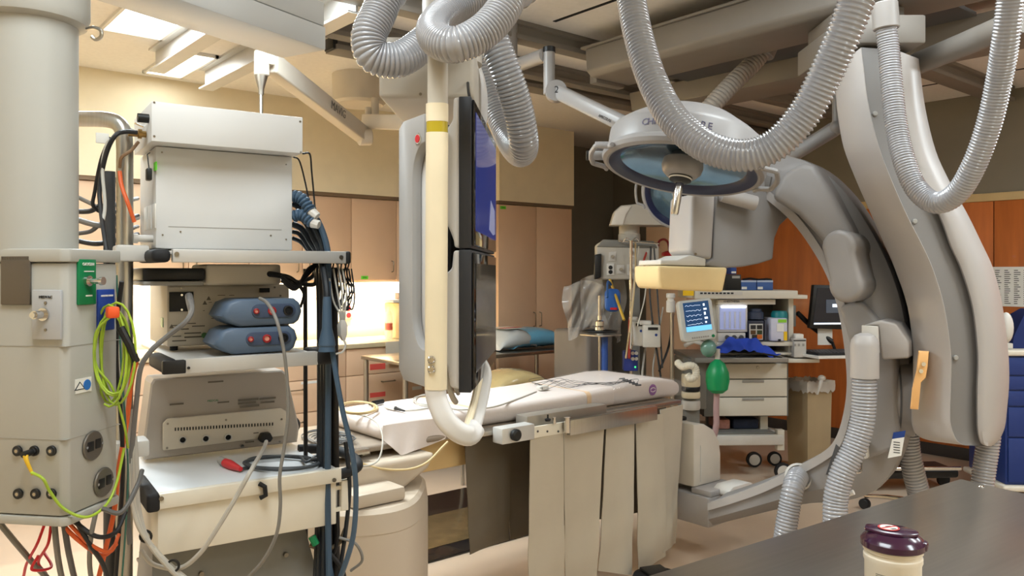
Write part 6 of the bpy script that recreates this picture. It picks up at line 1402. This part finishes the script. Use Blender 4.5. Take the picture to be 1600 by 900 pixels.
for i in range(2):
    for j in range(2): part('dial', MB().at(Mq).lathe([(.014, 0), (.012, .01)], (w_*(.62+.25*i), 0, A.z + (.09 + .04*j)), (0, -1, 0), 12), PALE, e)
part('indicator', MB().at(Mq).lathe([(.007, 0), (.006, .004)], (w_*.8, 0, A.z+.03), (0, -1, 0), 10), mat('green_led', '#3fe07a', .4, emit='#3fe07a', estr=1.5), e)
q0 = P(1003, 480, 5.85)
e = thing('hand_control', 'white hand control hanging from the pendant hook', 'hand control', P(1003, 430, 5.85)); part('control_body', MB().tube(spl([P(1003, 408, 5.85), P(1001, 418, 5.84), P(1003, 432, 5.85)], 4), [.018, .028, .018], 12), WHITE, e)
e = thing('sharps_container', 'translucent container with a red lid behind the pendant', 'container', P(1045, 405, 6.4)); part('container_body', MB().lathe([(.05, 0), (.06, .1)], P(1046, 420, 6.4), n=20), mat('container_clear', '#cfc4bb', .3, alpha=.7), e); part('lid', MB().lathe([(.062, 0), (.062, .025), (.03, .04)], P(1046, 400, 6.4), n=20), RED, e)
cable([P(1028, 388, 6.2), P(1030, 377, 6.25), P(1038, 374, 6.3), P(1044, 380, 6.35), P(1046, 394, 6.4)], .009, mat('maroon_tube', '#7a1e22', .4), 'maroon tube arching from the pendant to the red-lidded container', cat='tubing')
cc = [(CABB, 1017, 385, 1016, 470, 1034, 600, .007, 'thick black lead hanging at the right of the pendant'), (CABB, 1022, 388, 1028, 470, 1035, 575, .006, 'black lead hanging from the right corner of the pendant'), (TAN, 984, 438, 986, 490, 978, 560, .007, 'tan lead hanging below the middle of the pendant'), (TAN, 993, 380, 992, 440, 984, 520, .006, 'tan line hanging over the pendant front'), (mat('pale_line', '#cfcabb', .4), 998, 385, 990, 450, 985, 545, .005, 'clear line hanging over the pendant front'), (mat('pale_line', '#cfcabb', .4), 1012, 392, 1008, 460, 996, 510, .005, 'clear line left of the thick black lead'), (mat('red_line', '#a83a30', .4), 1010, 395, 1006, 410, 1012, 430, .008, 'short red lead at the right of the pendant face'), (mat('yellow_hose', '#c7a23c', .45), 953, 437, 963, 465, 975, 500, .01, 'yellow gas hose slanting below the pendant'), (mat('gas_blue', '#2c5a96', .4), 958, 450, 950, 440, 949, 465, .008, 'blue gas hose curling below the pendant'), (CABL, 1009, 540, 1006, 560, 1003, 590, .008, 'grey lead below the white infusion pumps'), (CABL, 1036, 480, 1022, 560, 1020, 592, .006, 'grey lead hanging left of the tilted monitor'), (CABB, 1052, 490, 1045, 540, 1030, 580, .008, 'black lead beside the pole of the white module'), (mat('red_line', '#a83a30', .4), 986, 490, 984, 505, 983, 560, .011, 'dark red line on the infusion stand')]
for mm, x0, y0, x1, y1, x2, y2, r, lb_ in cc: cable([P(x0, y0, 5.95), P(x1, y1, 5.86), P(x2, y2, 5.72)], r, mm, lb_, cat='lead')
e = thing('blue_bag', 'blue hanging bag with a red mark below the pendant', 'bag', P(957, 487, 5.9))
part('bag_body', MB().prism([(W((945-CX)/F*5.9, 5.9, 0).x, 0)] * 0 or [(0, 0)] * 0 or rrect(.1, .17, .03), -.03, .03, 1, .015) if False else MB().at(FR((957-CX)/F*5.9, 5.9, P(957, 469, 5.9).z, 0)).prism(rrect(.115, .17, .04), -.03, .03, 1, .02, 3), mat('bag_blue', '#2a5fae', .5), e)
part('bag_mark', MB().at(FR((957-CX)/F*5.9, 5.9, P(957, 482, 5.9).z, 0)).box(-.02, .03, -.034, -.03, -.008, .008), RED, e)
b0 = P(937, 540, 5.7); b0.z = 0
e = thing('equipment_stand', 'stand with a steel tray and clamp left of the infusion stand, blue lower tube', 'stand', b0)
zt_ = P(937, 522, 5.7).z
part('pole', MB().cyl(b0, b0 + Vector((0,0,P(937, 462, 5.7).z)), .01, 12), STEEL, e); part('blue_tube', MB().cyl(b0 + Vector((.03,-.02,0)), b0 + Vector((.03,-.02,zt_-.02)), .024, 16), mat('tube_blue', '#2d4f95', .4), e)
part('tray', MB().at(Matrix.Translation(b0)).box(-.1, .12, -.1, .1, zt_-.012, zt_, .004), STEEL, e); part('tray_rim', MB().tube(spl([b0 + W(.12*math.cos(a), .1*math.sin(a), zt_+.02) for a in [2*PI*k/12 for k in range(13)]], 3), .008, 8), BLACK, e)
part('clamp', MB().lathe([(.03, 0), (.036, .02), (.03, .05), (.02, .055), (.03, .06), (.03, .09), (.014, .1), (.014, .13)], b0 + Vector((0,0,zt_)), n=20), CHROME, e)
part('white_base', MB().cyl(b0 + W(-.12,.1,0), b0 + W(-.12,.1,.62), .06, 20, bevel=.01), PALE, e)
def veil(x0, x1, y0, y1, d_, sd, wav):
    r = random.Random(sd); ph = [r.uniform(0, 6) for _ in range(5)]
    def f(u, v):
        a = P(x0 + (x1-x0)*u + (8*math.sin(v*4+ph[4]) if u in (0., 1.) else 0), y0 + (y1-y0)*v - 10*math.sin(PI*u)*(1-v) + 12*math.sin(u*5+ph[0])*v, d_)
        return a + W(0, wav*(math.sin(u*9+ph[1])*.6 + math.sin(v*7+u*4+ph[2])*.5 + .3*math.sin(u*21+v*15+ph[3])), 0)
    m = MB(); m.sheet(f, 30, 24, .002); return m
FILM = mat('milky_film', '#c9c5c0', .2, alpha=.33, coat=.5, bump=.6, bscale=14)
solo('plastic_cover', veil(886, 945, 448, 520, 6.1, 3, .05), FILM, 'milky plastic cover draped over gear in the dark corner left of the pendant', 'cover')
solo('plastic_cover', veil(905, 972, 438, 535, 6.5, 8, .05), FILM, 'milky plastic cover hanging below the pendant, behind the blue bag', 'cover')
b0 = P(908, 590, 6.3); b0.z = 0
e = thing('covered_cart', 'grey covered cart in the dark corner under the milky plastic', 'cart', b0)
part('cart_body', MB().at(Matrix.Translation(b0)).box(-.12, .16, -.2, .2, .06, 1.1, .03, 3), mat('dim_cart', '#77706a', .6), e)
for sx in (-.08, .12):
    for sy in (-.15, .15): part('caster', MB().at(Matrix.Translation(b0)).lathe([(.02, -.01), (.03, 0), (.02, .01)], (sx, sy, .031), (0, 1, 0), 14), RUBBER, e)
# ================= steel table in the foreground =================
ST2 = mat('foreground_steel', '#a09a92', .3, .92, .05, 3, stretch=(1, 30, 1))
Kc = PZ(1500, 748, .9); Kl = PZ(1010, 900, .9); dx = (Kl - Kc).normalized()
dy = Vector((-dx.y, dx.x, 0)); dy = dy if dy.y < 0 else -dy
Mf = Matrix(((dx.x, dy.x, 0, Kc.x), (dx.y, dy.y, 0, Kc.y), (0, 0, 1, 0), (0, 0, 0, 1)))
e = thing('steel_table', 'large brushed steel table in the near right corner, canister on it', 'table', M=Matrix(Mf))
part('table_top', MB().at(Mf).prism([(0, 0), (1.75, 0), (1.75, .62), (.06, .62)], .872, .9, 2, .004), ST2, e)
part('apron', MB().at(Mf).box(.06, 1.7, .04, .57, .80, .871, .003), STEEL, e)
for x in (.08, 1.66):
    for y in (.06, .54): part('leg', MB().at(Mf).lathe([(.02, .0), (.02, .80)], (x, y, 0), n=16), STEEL, e)
part('under_shelf', MB().at(Mf).box(.06, 1.68, .05, .56, .25, .265, .002), ST2, e)
p = PZ(1533, 760, .9); part('bolt', MB().lathe([(.008, 0), (.006, .003), (.001, .004)], p, n=12), CHROME, e)
# wipes canister
C0 = W(.476*1.3, 1.3, .9005); LIDP = mat('plum_lid', '#3a1434', .22, coat=.4)
e = thing('wipes_canister', 'white canister with a dark plum flip lid on the near steel table', 'canister', C0)
part('canister_body', MB().lathe([(.040, 0), (.0425, .004), (.0425, .178), (.0445, .183), (.0445, .19), (.043, .192), (.043, .197), (.045, .198), (.045, .206)], C0, n=56), mat('canister_white', '#ece4d4', .4), e)
part('lid', MB().lathe([(.046, .203), (.0485, .205), (.0485, .214), (.045, .219), (.039, .224), (.033, .2265), (.032, .2275), (.001, .2275)], C0, n=56), LIDP, e)
Ml = Matrix.Translation(C0) @ FR(0, 0, 0, -28)
Ml.translation = C0
part('flip_cap', MB().at(Ml).prism([(-.034, -.016), (-.042, -.011), (-.042, .011), (-.034, .016), (-.012, .028), (.014, .027), (.028, .018), (.038, .008), (.038, -.008), (.028, -.018), (.014, -.027), (-.012, -.028)], .226, .232, 2, .003), LIDP, e)
part('lid_tab', MB().at(Ml).prism([(.04, -.014), (.05, -.01), (.052, 0), (.05, .01), (.04, .014)], .204, .219, 2, .004), LIDP, e)
sg = part('warning_seal', MB().at(Ml).lathe([(.0165, .2332), (.0165, .2337)], (-.006, 0, 0), n=28), mat('seal_red', '#c63a3c', .5), e)
part('seal_face', MB().at(Ml).lathe([(.0135, .2338), (.0135, .2341)], (-.006, 0, 0), n=28), PAPER, sg)
part('seal_bar', MB().at(Ml).prism([(-.016, -.008), (-.0135, -.0105), (.004, .008), (.0015, .0105)], .2341, .2345, 2), mat('seal_red', '#c63a3c', .5), sg)
part('seal_mark', MB().at(Ml).prism([(-.012, .002), (-.004, .008), (0, .004), (-.006, -.002)], .2341, .2344, 2).prism([(-.004, -.008), (.004, -.003), (.006, -.006), (0, -.01)], .2341, .2344, 2), INK, sg)
def wrap(a0, a1, z0, z1, r=.04285):     # a printed patch that follows the round body
    n = 6; vs = []; fs = []
    for i in range(n+1):
        a = math.radians(a0 + (a1-a0)*i/n); d = W(math.sin(a), -math.cos(a), 0)
        vs += [C0 + d*r + Vector((0, 0, z0)), C0 + d*r + Vector((0, 0, z1))]
    for i in range(n): fs.append([2*i, 2*i+2, 2*i+3, 2*i+1])
    return vs, fs
m = MB(); rr = random.Random(5)
for col0, col1, top in ((-62, -24, .168), (-20, 38, .158)):
    z = top
    while z > .03:
        w0 = col0 + rr.uniform(0, 2); w1 = col1 - rr.uniform(0, 10)
        m._add(*wrap(w0, w1, z - .0013, z)); z -= .0027
part('printed_text', m, mat('pale_print', '#8f8a80', .7), e, label='rows of small grey print')

# ================= things along the right wall =================
BLUEC = mat('navy_cart_paint', '#1c3678', .4, var=.04)
Mk = FR(3.36, 5.45, 0, -4)
e = thing('supply_cart', 'navy blue drawer cart with a white top at the right edge of the picture', 'cart', M=Matrix(Mk))
part('cart_body', MB().at(Mk).box(0, .62, 0, .5, .1, .98, .01), BLUEC, e)
for a, b in ((.12, .42), (.43, .63), (.64, .74), (.75, .84), (.85, .97)): 
    d = part('drawer', MB().at(Mk).box(.015, .605, -.014, .0, a, b, .004), BLUEC, e); part('drawer_pull', MB().at(Mk).box(.2, .42, -.024, -.014, b-.03, b-.018, .003), BLUEC, d)
part('cart_top', MB().at(Mk).box(-.02, .64, -.03, .52, .98, 1.02, .012, 3), CREAMW, e)
part('base_bumper', MB().at(Mk).box(-.03, .65, -.04, .53, .06, .1, .015, 3), CREAMW, e)
for x in (.06, .56):
    for y in (.06, .44): part('caster', MB().at(Mk).lathe([(.02, -.012), (.03, -.01), (.03, .01), (.02, .012)], (x, y, .03), (0, 1, 0), 16), RUBBER, e)
q = P(1590, 545, 5.6)
solo('blue_bag', MB().at(Mk).loft([[(.1, .1, 1.021), (.55, .1, 1.021), (.55, .4, 1.021), (.1, .4, 1.021)], [(.12, .12, 1.1), (.55, .1, 1.1), (.55, .4, 1.1), (.12, .38, 1.1)], [(.2, .15, 1.24), (.52, .12, 1.26), (.52, .36, 1.26), (.2, .34, 1.24)], [(.26, .2, 1.29), (.5, .17, 1.3), (.5, .3, 1.3), (.26, .3, 1.29)]]), mat('navy_fabric', '#1a2a62', .8), 'navy blue fabric bag standing on the white cart top', 'bag')
solo('small_tray', MB().at(Mk).box(-.0, .08, .05, .2, 1.021, 1.06, .006), PALE, 'small grey tray on the white cart top beside the blue bag', 'tray')
a, b = PX(1551, 417, X1-.022), PX(1615, 480, X1-.022)
e = thing('wall_notice', 'white printed sheet with columns of text taped to the wood panelling', 'notice', (X1-.022, (a.y+b.y)/2, b.z))
part('sheet', MB().box(X1-.0235, X1-.0205, b.y, a.y, b.z, a.z), PAPER, e)
m = MB(); rr = random.Random(9); W_ = a.y - b.y; Hh = a.z - b.z
for c_ in range(4):
    for r_i in range(17):
        y1_ = a.y - W_*(.06 + c_*.235); L_ = W_*rr.uniform(.08, .17); z_ = a.z - Hh*(.08 + r_i*.052)
        m.box(X1-.0245, X1-.0235, y1_-L_, y1_, z_-.006, z_)
part('printed_text', m, mat('notice_ink', '#55524e', .8), e, label='columns of small dark print')
# rolling stand behind the hoses
o = P(1424, 745, 5.0); o.z = 0
e = thing('rolling_stand', 'low rolling stand with chrome feet and black casters behind the hoses', 'stand', o)
part('post', MB().cyl(o + Vector((0,0,.1)), o + Vector((0,0,.5)), .018, 14), CHROME, e)
for k in range(5):
    a = 2*PI*k/5 + .3; d = Vector((math.cos(a), math.sin(a), 0)); 
    l = part('foot', MB().tube([o + Vector((0,0,.12)), o + d*.15 + Vector((0,0,.11)), o + d*.3 + Vector((0,0,.085))], [.02, .016, .012], 10), CHROME, e)
    t_ = Vector((-d.y, d.x, 0)); c_ = o + d*.3 + Vector((0,0,.035)); part('caster', MB().cyl(c_ - t_*.022, c_ + t_*.022, .034, 18, bevel=.006), RUBBER, l)
o2 = P(1490, 742, 5.7); o2.z = 0
e = thing('wheeled_plinth', 'dark wheeled plinth low on the floor against the wood panelling', 'base', o2)
part('base_plate', MB().at(FR(2.78, 5.75, 0, 5)).box(-.4, .38, -.12, .16, .09, .15, .02, 3), BLACK, e)
part('chrome_bar', MB().cyl(W(2.4, 5.6, .17), W(3.15, 5.62, .17), .015, 12), CHROME, e)
for x in (-.35, .35): part('caster', MB().at(FR(2.78, 5.75, 0, 5)).lathe([(.03, -.015), (.045, -.012), (.045, .012), (.03, .015)], (x, .02, .046), (0, 1, 0), 18), RUBBER, e)
